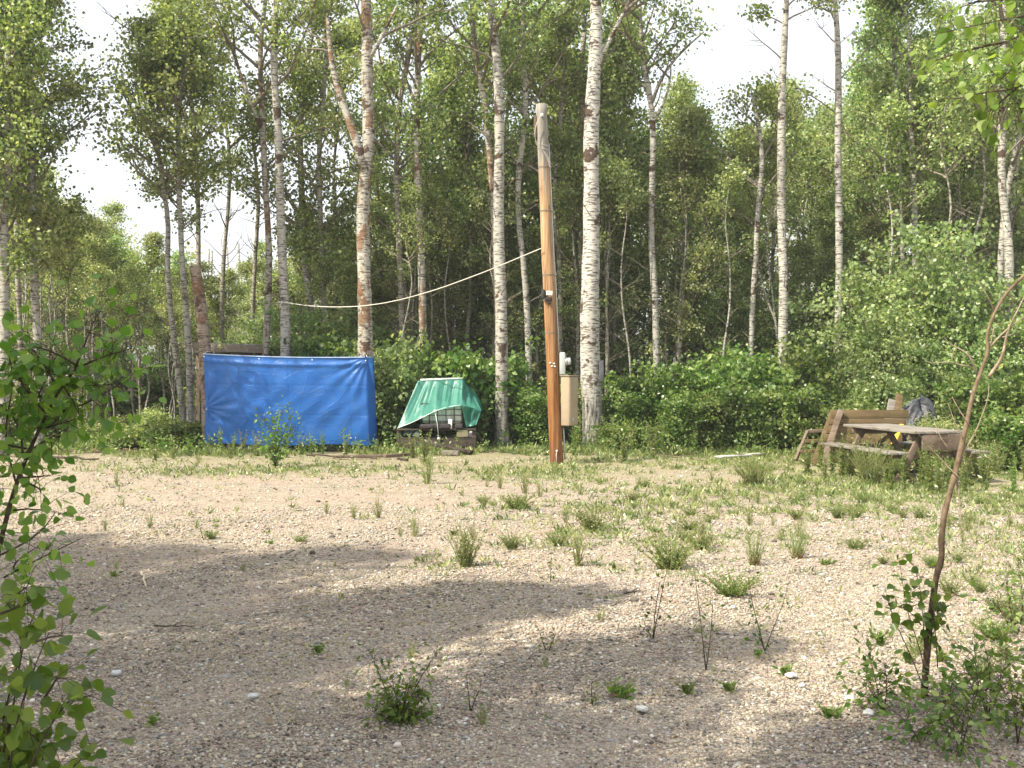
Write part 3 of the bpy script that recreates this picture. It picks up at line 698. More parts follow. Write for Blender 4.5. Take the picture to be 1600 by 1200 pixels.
M['twig_green'] = plain("green_stem", (.16, .17, .06), (.30, .27, .12), (20, 20, 20))
def foot_mat():
    m, nt, out = mat("red_footed_stem"); N = NT(nt); sx = N.n("SeparateXYZ"); N.l(N.coord(), sx.inputs[0])
    c = N.ramp(sx.outputs[2], [(0.015, (.20, .05, .03)), (0.06, (.24, .20, .08)), (0.12, (.26, .32, .13))]); N.l(N.bsdf(c, .7), out.inputs[0]); return m


M['red_stem'] = foot_mat()

SH = [shrub('shrub', None, 'shrub', (0, -35, 0), 1.9, 1.0, 200, 10, 24), shrub('shrub', None, 'shrub', (0, -35, 0), 1.7, 1.1, 201, 11, 26, size=.095),
      shrub('shrub', None, 'shrub', (0, -35, 0), 2.0, .9, 202, 9, 22, leafm='leaf_cool'), shrub('shrub', None, 'shrub', (0, -35, 0), 1.5, .9, 203, 9, 20, size=.07, leafm='leaf_back')]
SH.append(shrub('shrub', None, 'shrub', (0, -35, 0), 3.5, 1.35, 208, 15, 22, size=.075, kn=6, leafm='leaf_cool'))
used = [False] * 5


def put_shrub(i, px, top, Y, label, group=None):
    H = CAMZ + (HZ - top) / FPX * Y; H *= 1 + .16 * math.sin(px * 1.93 + top); i = 4 if H > 2.5 else i; base = [1.9, 1.7, 2.0, 1.5, 3.5][i]; sz = H / base; sc = min(max(sz, .7), 1.25)
    loc = ((px - 800) / FPX * Y, Y, 0); rz = px * .37
    if not used[i]:
        used[i] = True; r = SH[i]; r.location = loc; r.scale = (sc, sc, sz); r.rotation_euler = (0, 0, rz); r['label'] = label
        if group: r['group'] = group
        return r
    return dup(SH[i], loc, rz, sc, label, group, sz=sz)


put_shrub(2, 622, 500, 23.4, "tall dark green shrub filling the gap between the blue tarp and the green tarp shelter")
put_shrub(1, 604, 600, 23.3, "low shrub pressed against the end of the blue tarp")
for px, top, Y, i in [(640, 560, 23.4, 0), (690, 545, 23.8, 3), (730, 560, 23.2, 1), (765, 590, 23.6, 2), (800, 585, 23.3, 1), (838, 600, 22.9, 0), (885, 605, 23.6, 3)]:
    put_shrub(i, px, top, Y, "green shrub in the row behind the green tarp shelter and the power pole", 'shrubs behind the shelter and the power pole')
for px, top, Y, i in [(965, 610, 23.0, 0), (1000, 590, 23.6, 1), (1048, 575, 23.3, 0), (1092, 580, 22.8, 1), (1135, 562, 23.0, 0), (1182, 552, 22.7, 1), (1236, 556, 23.0, 0), (1286, 570, 22.7, 1), (1328, 580, 23.2, 2),
                     (985, 655, 22.0, 1), (1075, 628, 21.9, 0), (1122, 618, 21.8, 1), (1176, 602, 21.7, 0), (1228, 616, 21.6, 1), (1272, 628, 21.5, 0), (1315, 622, 21.4, 1)]:
    put_shrub(i, px, top, Y, "bright green bush in the thick row between the big white aspen and the picnic table", 'bright green bushes along the tree line')
for px, top, Y, i in [(1372, 500, 22.6, 2), (1418, 450, 22.9, 0), (1466, 408, 22.6, 3), (1512, 455, 22.4, 0), (1556, 500, 22.0, 2), (1600, 480, 22.0, 0), (1655, 470, 22, 1), (1496, 560, 21.3, 2), (1380, 585, 21.6, 2), (1545, 600, 20.6, 1), (1592, 590, 20.3, 0), (1640, 560, 20.0, 1)]:
    put_shrub(i, px, top, Y, "leafy shrub in the tall thicket behind and beside the picnic table", 'thicket shrubs beyond the picnic table')
put_shrub(3, 1462, 650, 19.2, "small leafy bush crowding the dark plastic heap behind the picnic table")
put_shrub(1, 1592, 632, 17.4, "round bright green bush at the edge of the clearing beyond the picnic table")
for px, top, Y, i in [(350, 560, 24.9, 3), (405, 520, 25.2, 0), (465, 500, 24.6, 1), (515, 515, 24.4, 3), (548, 500, 24.0, 0)]:
    put_shrub(i, px, top, Y, "shrub whose top leaves show just over the blue tarp", 'shrubs behind the blue tarp')
for px, top, Y, i in [(18, 600, 23.4, 3), (88, 615, 24.2, 2), (240, 628, 24.0, 3), (150, 650, 23.8, 3), (200, 655, 23.1, 3), (280, 662, 22.3, 1)]:
    put_shrub(i, px, top, Y, "sparse low shrub under the thin aspens beside the broken snag", 'low shrubs under the thin aspens')
rng = np.random.default_rng(31)
for k in range(64):
    px = rng.uniform(560, 1640) if k > 28 else rng.uniform(-20, 560); Y = rng.uniform(24.5, 33) if k > 28 else rng.uniform(28, 44); put_shrub(int(rng.integers(4)), px, rng.uniform(500, 590) if px > 560 else rng.uniform(570, 610), Y, "understory shrub deep among the aspen trunks behind the clearing", 'understory shrubs in the wood')


def low_weeds():
    rng = np.random.default_rng(21); mb = MB()
    def field(x, y):
        return (np.sin(x * 1.7 + 1.3 * np.sin(y * .8)) + np.sin(y * 1.1 + 2.1 * np.sin(x * .6 + 2)) + np.sin(x * 4.1 + y * 3.3) * .7 + np.sin(x * 7.9 - y * 5.3) * .5) / 2.2
    n = 42000; Y = rng.uniform(5, 23.2, n); X = rng.uniform(-1, 1, n) * (.49 * Y + .5)
    px = 800 + X / Y * FPX
    dens = np.clip((Y - 9) / 9, 0.02, 1) * (0.26 + 0.95 * np.clip((px - 750) / 450, -.22, 1)) + np.clip((Y - 20.0) / 1.3, 0, 1) * 1.2 + np.clip((px - 1450) / 150, 0, 1) * .35
    ok = rng.uniform(0, 1, n) < .8 * dens * np.clip(field(X, Y) + .55, 0, 1.3)
    X, Y = X[ok], Y[ok]
    mats_ = [(975, 790, .5), (925, 830, .3), (1045, 885, .4), (1080, 760, .8), (1160, 770, .9), (1240, 800, .6), (1400, 790, .9), (1500, 780, .9), (820, 790, .5), (720, 880, .3), (350, 735, .8), (450, 735, .9), (520, 730, .7), (1090, 850, .5), (1010, 830, .5), (870, 850, .3), (640, 735, .6), (1300, 760, .9), (1330, 850, .4), (760, 735, .6), (1560, 900, .4), (1540, 830, .5), (200, 730, .8), (280, 738, .6)]
    for mx_, my_, sp_ in mats_:
        g_ = gnd(mx_, my_); q_ = int(95 * sp_ + 22); X = np.r_[X, g_[0] + rng.normal(0, sp_, q_)]; Y = np.r_[Y, g_[1] + rng.normal(0, sp_ * .8, q_)]
    m = len(X); k = 7
    C = np.stack([np.repeat(X, k), np.repeat(Y, k), np.full(m * k, -.01)], 1); C[:, :2] += rng.normal(0, .03, (m * k, 2))
    D = unit(rng, m * k); D[:, 2] = np.abs(D[:, 2]) + .35; N = unit(rng, m * k)
    tall = np.where(Y > 20.6, 1.9, 1.0) * rng.uniform(.5, 1.3, m) * np.clip(Y / 13, .45, 1); L = np.repeat(.075 * tall, k) * rng.uniform(.6, 1.3, m * k)
    leaves(mb, C, D, N, L, L * .22, 0, np.clip(np.repeat(rng.uniform(.1, .9, m), k) + rng.normal(0, .15, m * k), 0, 1), 'quad')
    o = mb.build('grass', M['weed']); tag(o, 'thin yellow-green grass and low weeds scattered over the gravel', 'grass', kind='stuff')
    mb = MB(); n = 24000; Y = rng.uniform(5, 22, n); X = rng.uniform(-1, 1, n) * (.49 * Y + .5)
    ok = field(X + 9, Y + 4) > -.1; X, Y = X[ok], Y[ok]; m = len(X)
    C = np.stack([X, Y, np.full(m, .0)], 1); D = unit(rng, m); D[:, 2] = np.abs(D[:, 2]) * .5 + .1; L = rng.uniform(.018, .06, m)
    leaves(mb, C, D, unit(rng, m), L, L * .14, 0, rng.uniform(0, 1, m), 'quad')
    o = mb.build('dry_grass', M['drygrass']); tag(o, 'straw coloured dry grass bits lying on the gravel', 'dry grass', kind='stuff')
    # bright herbs and leaf litter along the foot of the wood
    mb = MB(); n = 5200; Y = rng.uniform(20.6, 27, n); X = rng.uniform(-1, 1, n) * (.49 * Y + .5); px = 800 + X / Y * FPX
    ok = rng.uniform(0, 1, n) < (.35 + .65 * ((px > 930) | ((px > 230) & (px < 330)))) * np.clip(field(X * .7, Y) + .8, 0, 1); X, Y = X[ok], Y[ok]; m = len(X); k = 16
    h = rng.uniform(.12, .5, m) * (1 + .5 * (np.abs(800 + X / Y * FPX - 1000) < 70)); u = rng.uniform(.1, 1, m * k)
    C = np.stack([np.repeat(X, k), np.repeat(Y, k), np.repeat(h, k) * u], 1); C[:, :2] += rng.normal(0, .05, (m * k, 2))
    D = unit(rng, m * k); L = rng.uniform(.04, .085, m * k); N = unit(rng, m * k); N[:, 2] += .6
    leaves(mb, C, D, N, L, L * .5, 0, np.clip(np.repeat(rng.uniform(.2, .8, m), k) + rng.normal(0, .15, m * k), 0, 1), 'quad')
    o = mb.build('undergrowth', M['leaf_shrub']); tag(o, 'bright green herbs growing along the foot of the wood', 'undergrowth', kind='stuff')
    mb = MB(); n = 9000; Y = rng.uniform(21.3, 40, n); X = rng.uniform(-1, 1, n) * (.49 * Y + .5); C = np.stack([X, Y, rng.uniform(0, .03, n)], 1)
    L = rng.uniform(.05, .1, n); N = unit(rng, n); N[:, 2] += 1.5; D = unit(rng, n); D[:, 2] *= .2; leaves(mb, C, D, N, L, L * .7, 0, rng.uniform(0, 1, n))
    n = 1400; Y = 4.2 + 17 * rng.uniform(0, 1, n) ** .7; X = rng.uniform(-1, 1, n) * (.49 * Y + .5); C = np.stack([X, Y, rng.uniform(.005, .02, n)], 1); L = rng.uniform(.02, .05, n); N = unit(rng, n); N[:, 2] += 1.6; D = unit(rng, n); D[:, 2] *= .2; leaves(mb, C, D, N, L, L * .75, 0, rng.uniform(0, 1, n))
    o = mb.build('leaf_litter', plain("dead_leaf", (.10, .06, .035), (.30, .22, .14), (3, 3, 3))); tag(o, 'brown dead leaves lying under the aspens and strewn over the gravel', 'leaf litter', kind='stuff')


low_weeds()

TF = [herb('grass_tuft', None, 'grass tuft', (0, -35, 0), .36, 34, .15, 16, .05, .006, 300, 'weed', 'blade', stemm='red_stem', curve=.1, stem_r=.0026), herb('grass_tuft', None, 'grass tuft', (0, -35, 0), .30, 20, .13, 10, .06, .007, 301, 'weed', 'blade', curve=.2, stem_r=.0022)]
MD = [herb('weed_mound', None, 'weed', (0, -35, 0), .17, 46, .26, 34, .030, .014, 302, 'leaf_shrub', curve=.5), herb('weed_mound', None, 'weed', (0, -35, 0), .22, 38, .24, 30, .034, .016, 303, 'weed', curve=.4)]
TW = [herb('tall_weed', None, 'weed', (0, -35, 0), .6, 7, .13, 60, .075, .022, 304, 'weed', stem_r=.004), herb('tall_weed', None, 'weed', (0, -35, 0), .65, 5, .10, 55, .085, .026, 305, 'leaf_shrub', stem_r=.004)]
TG = herb('grass_clump', None, 'grass clump', (0, -35, 0), .55, 95, .34, 12, .09, .009, 310, 'leaf_shrub', 'blade', curve=.2, stem_r=.003)
RS = [herb('ground_rosette', None, 'weed', (0, -35, 0), .05, 9, .06, 5, .05, .02, 306, 'leaf_shrub', curve=.3, stem_r=.002), herb('ground_rosette', None, 'weed', (0, -35, 0), .08, 6, .05, 6, .035, .012, 307, 'weed', stem_r=.002)]
usedp = set()


def put(src, px, py, sc, label, group=None, sz=None, tilt=(0, 0)):
    loc = gnd(px, py); rz = px * .71 + py
    if src.name not in usedp:
        usedp.add(src.name); src.location = [float(v) for v in loc]; src.scale = (sc, sc, sz or sc); src.rotation_euler = (tilt[0], tilt[1], rz); src['label'] = label
        if group: src['group'] = group
        return src
    return dup(src, loc, rz, sc, label, group, sz=sz, tilt=tilt)


put(TF[0], 1245, 873, 1.0, "fullest upright grass tuft with a reddish foot standing alone on the gravel")
put(TF[0], 1178, 883, .85, "narrower upright grass tuft a step from the fullest tuft with the reddish foot", sz=1.05)
put(TF[1], 903, 881, 1.1, "wispy upright grass tuft with a reddish foot in the middle of the gravel")
put(TF[1], 668, 754, 1.5, "pale silvery upright tuft on the gravel below the green tarp shelter", sz=1.9)
put(TF[1], 650, 838, .9, "leaning grass tuft with coarse blades, bent over on the gravel", tilt=(0, -.5))
put(TG, 1362, 756, 1.15, "tall dense green grass clump in front of the picnic table", sz=1.1)
put(TG, 1328, 742, .8, "smaller dense grass clump against the picnic table bench")
put(TG, 1180, 758, 1.2, "soft rounded green grass clump between the flat boards and the gravel", sz=.75)
put(TG, 1400, 748, .9, "ragged grass clump under the near end of the picnic table bench", sz=.8)
put(TG, 1548, 738, 1.0, "wide grass clump at the clearing edge past the picnic table", sz=.9)
put(TF[1], 820, 770, 1.1, "low grass tuft on the gravel below the power pole")
put(MD[0], 810, 795, 1.1, "dark green bushy weed mound alone on the gravel below the power pole")
put(MD[1], 925, 828, 1.15, "feathery green weed mound above the wispy tuft on the gravel")
put(MD[0], 1143, 930, 1.0, "low bright green weed mound with fine leaves in front of the narrow tuft")
put(MD[1], 1045, 885, 1.35, "widest leafy weed patch, in the middle of the gravel beside two thin stems")
put(MD[1], 728, 885, .75, "pale leafy weed with a dark base and a short shadow on the gravel", sz=1.6)
put(MD[0], 755, 785, .5, "small green weed mound beside the dark bushy one")
put(MD[0], 1095, 855, .8, "small weed mound just above the widest leafy patch")
put(MD[0], 870, 850, .6, "little low weed mound above the wispy tuft")
put(MD[0], 470, 848, .42, "tiny weed mound at the edge of the shade on the gravel")
put(MD[0], 330, 840, .45, "tiny dark weed clump beside the first tree shade, on the left half of the gravel")
put(MD[1], 800, 855, .7, "yellowish low weed mound between the pale leafy weed and the feathery mound")
put(TW[0], 975, 722, .9, "single tall pale weed standing at the foot of the thickest white aspen")
put(TW[1], 430, 728, 1.0, "low leafy base growth under the sapling before the blue tarp", sz=.6)
put(TW[0], 645, 715, .8, "leafy pale weed in front of the green tarp shelter")
put(TW[0], 665, 722, 1.0, "taller leafy pale weed before the shelter, beside its hanging tie rope")
for px, py in [(1260, 740), (1300, 738), (1322, 732), (1402, 745), (1432, 738), (1448, 755), (1478, 748), (1290, 748), (1412, 760), (1350, 735), (1376, 728), (1256, 716), (1305, 722), (1330, 722), (1455, 728), (1345, 748), (1385, 752), (1420, 750), (1315, 744), (1465, 758), (1492, 742), (1440, 764), (1282, 732), (1394, 768), (1498, 762), (1515, 757), (1483, 768), (1528, 750), (1508, 770), (1470, 772), (1452, 768)]:
    put(TW[(px // 7) % 2], px, py, rng.uniform(.7, 1.1), "leafy weed stalk among those growing up around the picnic table", 'weeds around the picnic table')
for px, py in [(960, 706), (990, 709), (1010, 703), (1035, 708), (950, 702), (1000, 700), (1020, 712), (1060, 705), (970, 699), (1085, 708), (1110, 706), (905, 706), (898, 712)]:
    put(TW[(px // 5) % 2], px, py, rng.uniform(.8, 1.25), "green weed stalk in the herb bed between the thickest aspen and the bushes", 'weeds beside the thickest aspen')
for px, py in [(330, 706), (345, 709), (365, 711), (380, 708), (400, 712), (470, 710), (485, 712), (505, 709), (540, 711), (360, 716), (448, 716), (562, 712), (590, 711), (296, 712), (270, 716), (243, 720)]:
    put(TW[(px // 5) % 2], px, py, rng.uniform(.45, .85), "thin weed stalk growing along the lower edge of the blue tarp", 'weeds along the blue tarp')
for px, py in [(1540, 760), (1560, 745), (1585, 770), (1600, 750), (1520, 735), (1575, 735)]:
    put(TW[(px // 5) % 2], px, py, rng.uniform(.8, 1.2), "weed stalk at the clearing's edge past the picnic table", 'weeds past the picnic table')
for k in range(70):
    px = rng.uniform(60, 1580); py = rng.uniform(770, 1150)
    if rng.random() > .35 + .5 * (px > 700): continue
    put(RS[k % 2], px, py, rng.uniform(.6, 1.5), "tiny ground-hugging weed in the open gravel", 'tiny weeds dotting the gravel')
for k in range(46):
    px = rng.uniform(700, 1580) if k > 8 else rng.uniform(150, 700); py = rng.uniform(745, 850)
    put(TF[1], px, py, rng.uniform(.4, .8), "small thin grass tuft in the weedy half of the gravel", 'small grass tufts on the gravel')
for k in range(26):
    px = rng.uniform(980, 1600); py = rng.uniform(740, 860)
    put(MD[k % 2], px, py, rng.uniform(.3, .7), "small scrubby weed mound in the weedy half of the gravel", 'small weed mounds on the gravel')
for k in range(16):
    px = rng.uniform(1380, 1610); py = rng.uniform(860, 1060)
    put(MD[k % 2], px, py, rng.uniform(.3, .7), "low weed at the foot of the bare near sapling", 'weeds around the near sapling')


# ------------------------------------------------------------------ blue tarp between the snag and the forked aspen
def blue_tarp():
    m, nt, out = mat("blue_tarpaulin"); N = NT(nt)
    co = N.coord(); n = N.noise(co, 1.2, 5, .6)
    c = N.ramp(n, [(.3, (0.018, 0.155, 0.58)), (.7, (0.04, 0.21, 0.68))])
    wv = N.noise(N.coord((9, 9, 9)), 1, 5, .65, .6); fine = N.noise(N.coord((160, 160, 160)), 1, 2)
    h = N.math('ADD', wv, N.math('MULTIPLY', fine, .12))
    vo = N.n('TexVoronoi'); vo.feature = 'DISTANCE_TO_EDGE'; vo.inputs['Scale'].default_value = 2.6; N.l(N.coord((1, 1, 1.3)), vo.inputs['Vector'])
    h = N.math('ADD', h, N.ramp(vo.outputs['Distance'], [(0, .35), (.03, 0)])); c = N.mix(N.ramp(N.noise(N.coord((1.5, 1.5, 1.5)), 1, 7, .75), [(.5, 0), (.75, .35)]), c, (.16, .26, .42))
    p = N.bsdf(c, 0.36, N.bump(h, .5, .02), .6); tr = N.n("BsdfTranslucent"); N.l(c, tr.inputs[0])
    mx = N.n("MixShader"); mx.inputs[0].default_value = .42; N.l(p, mx.inputs[1]); N.l(tr.outputs[0], mx.inputs[2]); N.l(mx.outputs[0], out.inputs[0])
    Y = 21.72; TL, TR, BR, BL = (at(x, y, Y) for x, y in ((318, 552), (583, 557), (589, 696), (320, 694)))
    root = thing('blue_tarp', "big bright blue tarpaulin stretched upright between two trunks", 'tarp', (BL[0], Y, 0)); o0 = np.array([BL[0], Y, 0])
    nu, nv = 170, 96; u, v = np.meshgrid(np.linspace(0, 1, nu), np.linspace(0, 1, nv))
    P = (BL * ((1 - u) * (1 - v))[..., None] + BR * (u * (1 - v))[..., None] + TL * ((1 - u) * v)[..., None] + TR * (u * v)[..., None])
    W_, H_ = 3.37, 1.8; x, z = u * W_, v * H_
    P[..., 2] -= .035 * np.sin(np.pi * u) * v ** 6                      # sagging top hem
    P[..., 2] += .02 * np.sin(9 * u + 1) * (1 - v) ** 8
    P[..., 0] += .02 * np.sin(np.pi * v) * (u < .02) 
    d = .05 * np.sin(np.pi * u) * np.sin(np.pi * v)                     # belly
    def rays(gx, gz, k, amp, R, ph, lim=None):
        a = np.arctan2(z - gz, x - gx); r = np.hypot(z - gz, x - gx)
        return amp * np.cos(k * a + ph + .8 * np.sin(3 * a)) * np.exp(-r / R) * (1 - np.exp(-r / .12))
    d += rays(W_ - .1, H_, 20, .016, .85, .5) + rays(0, H_, 9, .016, .5, 1) + rays(0, .72, 15, .026, .36, .3) + rays(0, .45, 9, .010, .4, 2) + rays(0, 0, 8, .010, .5, 0) + rays(W_, 0, 7, .010, .5, 0)
    d += .028 * np.exp(-((z - (H_ - .13 - .05 * np.sin(np.pi * u))) / .05) ** 2)
    d += .006 * np.sin(z * 11 + 1.5 * np.sin(x * 1.3)) * (1 - v) + .014 * np.sin(x * 3 + z * 5) * np.sin(z * 3 + x) + .005 * np.sin(x * 13 - z * 9 + 2 * np.sin(z * 4))
    for gx in (1.69, 2.9): d += -.006 * np.exp(-((x - gx) / .012) ** 2)  # fold creases
    for gz in (.6, 1.2): d += -.005 * np.exp(-((z - gz) / .012) ** 2)
    P[..., 1] -= d
    s = np.clip((u - .955) / .045, 0, 1); P[..., 1] += .34 * s ** 1.4; P[..., 0] -= .03 * s ** 3
    P -= o0; i, j = np.meshgrid(np.arange(nv - 1), np.arange(nu - 1), indexing='ij'); a = (i * nu + j).ravel()
    mb = MB(); mb.add(P.reshape(-1, 3), np.stack([a, a + 1, a + nu + 1, a + nu], 1)); mb.build('sheet', m, root, smooth=True)
    hem = P[-1] + np.array([0, -.006, -.012]); mb = MB(); mb.tube(hem[::4], .011, 6, cap=True); mb.build('hem_cord', plain("pale_hem", (.30, .42, .62), (.50, .60, .75), (6, 6, 6)), root, smooth=True)
    g = plain("grommet_metal", (.6, .6, .58), (.75, .75, .72), rough=.4, metal=.6)
    for gu, gv in ((.0, .985), (.955, .975), (.006, .4), (.33, .985), (.64, .98)):
        q = P[int(gv * (nv - 1)), int(gu * (nu - 1))] + np.array([.012, -.012, -.03]); mb = MB(); mb.tube([q, q + [0, -.006, 0]], [.014, .014], 10); mb.build('grommet', g, root)
    # lashings to the two trunks
    mb = MB()
    for a_, b_ in (((.03, 0, -.03), (-.06, .2, .04)),): 
        q = P[-1, 0]; mb.tube([q + [0, 0, -.02], q + [.02, .12, .03], q + [.08, .24, .04]], .006, 5)
    q = P[-1, int(.96 * nu)]; mb.tube([q + [0, 0, -.02], q + [-.04, .15, .03], q + [-.10, .28, .03]], .006, 5)
    mb.build('lashing', plain("white_cord", (.55, .53, .48), (.75, .73, .68)), root)


blue_tarp()


def shed():
    Y = 24.3; x0, x1 = (at(300, 0, Y)[0], at(415, 0, Y)[0]); z1 = at(0, 537, Y)[2]
    root = thing('garden_shed', "low brown shed with a flat overhanging roof, mostly hidden behind the blue tarp", 'shed', ((x0 + x1) / 2, Y + .6, 0))
    w = x1 - x0; wall = wood_mat("shed_board", (.13, .10, .075), (.20, .16, .12), (.07, .055, .04), 2)
    mb = MB(); mb.box((0, 0, (z1 - .2) / 2), (w - .25, 1.5, z1 - .2), None, 0, .01)
    for k in range(9): mb.box((-w / 2 + .22 + k * (w - .44) / 8, -.765, (z1 - .22) / 2), (.025, .03, z1 - .22), None, 0, .004)
    mb.build('wall', wall, root)
    ang = .03; R_ = np.array([[math.cos(ang), 0, math.sin(ang)], [0, 1, 0], [-math.sin(ang), 0, math.cos(ang)]])
    mb = MB(); mb.box((0, 0, z1 - .02), (w + .1, 1.95, .035), R_, 0, .006); mb.build('roof', plain("roof_felt", (.18, .165, .15), (.27, .25, .22), (8, 8, 8)), root)
    mb = MB(); mb.box((0, -.975, z1 - .11), (w + .12, .03, .16), R_, 0, .006); mb.build('fascia', plain("fascia_board", (.17, .14, .11), (.25, .21, .17), (1, 1, 20)), root)
    mb = MB(); mb.box((.1, -.79, .85), (.6, .03, 1.6), None, 0, .006); mb.build('door', wall, root)


shed()


# ------------------------------------------------------------------ power pole
def power_pole():
    Y = 19.05; b = np.array([(870 - 800) / FPX * Y, Y, 0])
    root = thing('power_pole', "leaning orange-brown wooden power pole with a weathered grey top and meter boxes", 'power pole', b)
    m, nt, out = mat("treated_pole_wood"); N = NT(nt)
    co = N.coord(); sx = N.n("SeparateXYZ"); N.l(co, sx.inputs[0])
    g = N.noise(N.coord((30, 30, 1.1)), 1, 6, .65, .2)
    lowc = N.ramp(g, [(.3, (.07, .026, .012)), (.5, (.22, .095, .03)), (.7, (.34, .18, .065))])
    upc = N.ramp(g, [(.3, (.18, .10, .05)), (.55, (.42, .28, .15)), (.75, (.54, .41, .26))])
    gr = N.ramp(g, [(.3, (.11, .10, .085)), (.6, (.27, .255, .22)), (.8, (.35, .335, .30))])
    z = N.math('ADD', N.math('MULTIPLY', sx.outputs[2], 1 / 6.3), N.math('MULTIPLY', N.math('SUBTRACT', N.noise(N.coord((14, 14, .9)), 1, 4), .5), .3))
    c = N.mix(N.ramp(z, [(.22, 0), (.62, 1)]), lowc, upc); c = N.mix(N.ramp(z, [(.76, 0), (.85, 1)]), c, gr)
    c = N.mix(N.ramp(z, [(.0, .6), (.10, 0)]), c, (.10, .035, .018))
    kn = N.n("TexVoronoi"); kn.inputs['Scale'].default_value = 1; N.l(N.coord((7, 7, 2.4)), kn.inputs['Vector'])
    c = N.mix(N.ramp(kn.outputs['Distance'], [(.06, .85), (.13, 0)]), c, (.07, .03, .015))
    c = N.mix(N.ramp(N.noise(N.coord((22, 22, .8)), 1, 5, .6), [(.58, 0), (.70, .65)]), c, (.10, .045, .02))
    N.l(N.bsdf(c, .78, N.bump(g, .7, .008), .25), out.inputs[0])
    pts = [(870.5, 735, 21.5), (870, 722, 21), (866, 640, 20.4), (863.5, 565, 20), (858, 440, 19.5), (855.3, 400, 19), (852, 310, 18), (845.5, 163, 17)]
    P = np.array([at(x, y, Y) - b for x, y, w in pts]); r = np.array([w / 2 / FPX * Y for _, _, w in pts])
    zz = np.linspace(P[0, 2], P[-1, 2], 40); Q = np.stack([np.interp(zz, P[:, 2], P[:, 0]), 0 * zz, zz], 1); RR = np.interp(zz, P[:, 2], r)
    mb = MB(); mb.tube(Q, RR * (1 + RNG.normal(0, .008, 40)), 22); mb.build('pole_shaft', m, root, smooth=False)
    for p in bpy.data.objects[-1:]: pass
    X = lambda z_: np.interp(z_, P[:, 2], P[:, 0]); R = lambda z_: np.interp(z_, P[:, 2], r); zp = lambda py: at(0, py, Y)[2]
    grey = plain("galvanised_metal", (.42, .44, .44), (.55, .57, .57), (6, 6, 6), .45, .001, metal=.3)
    z = np.linspace(zp(552), zp(225), 14); mb = MB(); mb.tube(np.stack([X(z) + R(z) + .006, .015 + 0 * z, z], 1), .013, 8); mb.build('conduit', grey, root, smooth=True)
    z = np.linspace(zp(718), zp(666), 4); mb = MB(); mb.tube(np.stack([X(z) + R(z) + .03, .02 + 0 * z, z], 1), .013, 8); mb.build('conduit', grey, root, smooth=True)
    for py in (520, 430, 330, 262):
        q = zp(py); mb = MB(); mb.tube([[X(q), 0, q - .012], [X(q), 0, q + .012]], R(q) + .004, 20, cap=False); mb.box((X(q) + R(q) + .012, -.05, q), (.055, .03, .02), None, 0, .003); mb.build('strap', M['twig'], root)
    c = (X(zp(568)) + R(zp(568)) + .055, .0, zp(568))
    mb = MB(); mb.box(c, (.10, .19, .39), None, 0, .012); sk = mb.build('meter_socket', plain("grey_box_paint", (.36, .40, .38), (.44, .48, .46), (5, 5, 5), .5), root)
    mb = MB(); q = np.array([c[0] + .05, -.02, c[2] + .04]); mb.tube([q, q + [.03, 0, 0]], [.075, .075], 20, 0); mb.build('meter_ring', grey, sk, smooth=False)
    mb = MB(); mb.tube([q + [.03, 0, 0], q + [.075, 0, 0], q + [.095, 0, 0], q + [.102, 0, 0]], [.066, .064, .048, .01], 20); mb.build('meter_glass', plain("meter_dome", (.46, .48, .47), (.58, .60, .59), rough=.12, spec=.8), sk, smooth=True)
    th = math.radians(-30); Rz = np.array([[math.cos(th), -math.sin(th), 0], [math.sin(th), math.cos(th), 0], [0, 0, 1]])
    zc = (zp(588) + zp(665)) / 2; hh = zp(588) - zp(665); cc = np.array([X(zc) + R(zc) + .15, .03, zc])
    beige = plain("beige_panel_paint", (.30, .24, .16), (.37, .30, .21), (3, 3, 3), .55, .001)
    mb = MB(); mb.box(cc, (.17, .31, hh), Rz, 0, .012); pb = mb.build('breaker_panel', beige, root)
    mb = MB(); mb.box(cc + Rz @ np.array([.092, 0, 0]), (.012, .30, hh - .03), Rz, 0, .004); mb.build('panel_door', beige, pb)
    mb = MB(); mb.box(cc + Rz @ np.array([.0, 0, hh / 2 + .008]), (.20, .34, .016), Rz, 0, .004); mb.build('rain_lip', beige, pb)
    mb = MB(); mb.box(cc + Rz @ np.array([.108, -.07, -hh / 2 + .11]), (.022, .05, .06), Rz, 0, .005); mb.build('latch', grey, pb)
    mb = MB(); mb.tube([cc + [-.02, 0, hh / 2], [c[0], 0, c[2] - .18]], .022, 10); mb.build('conduit', grey, root)
    black = plain("black_plastic", (.02, .02, .02), (.05, .05, .05), rough=.5)
    q = np.array([X(zp(462)) - R(zp(462)) * .3, -R(zp(462)) - .05, zp(462)])
    mb = MB(); mb.box(q + [-.085, .05, .02], (.06, .09, .16), None, 0, .012); mb.box(q + [.01, .0, -.07], (.12, .08, .07), None, 0, .012); mb.tube([q + [.02, 0, -.09], q + [.02, -.01, -.16]], [.03, .022], 10); lamp = mb.build('motion_light', black, root)
    mb = MB(); mb.box(q + [.02, -.03, .03], (.11, .04, .075), np.array([[1, 0, 0.06], [0, 1, 0], [-.06, 0, 1]]), 0, .006); mb.build('sensor_plate', plain("cream_plastic", (.72, .68, .58), (.80, .76, .66), rough=.5), lamp)
    white = plain("white_ceramic", (.7, .7, .68), (.82, .82, .8), rough=.35)
    for dx, py in ((-.045, 567), (.02, 568), (-.02, 572), (.03, 572.5)):
        q = np.array([X(zp(py)) + dx, -R(zp(py)) - .004, zp(py)]); mb = MB(); mb.box(q, (.032, .02, .022), None, 0, .004); mb.build('cable_staple', white, root)
    q = np.array([X(.12) + .0, -R(.12) - .008, .08]); mb = MB(); mb.tube([q + [0, 0, -.08], q + [-.01, 0, .06], q + [0, 0, .12]], .006, 5); mb.tube([q + [0, 0, .11], q + [0, 0, .15]], .014, 8); mb.build('ground_wire', white, root)
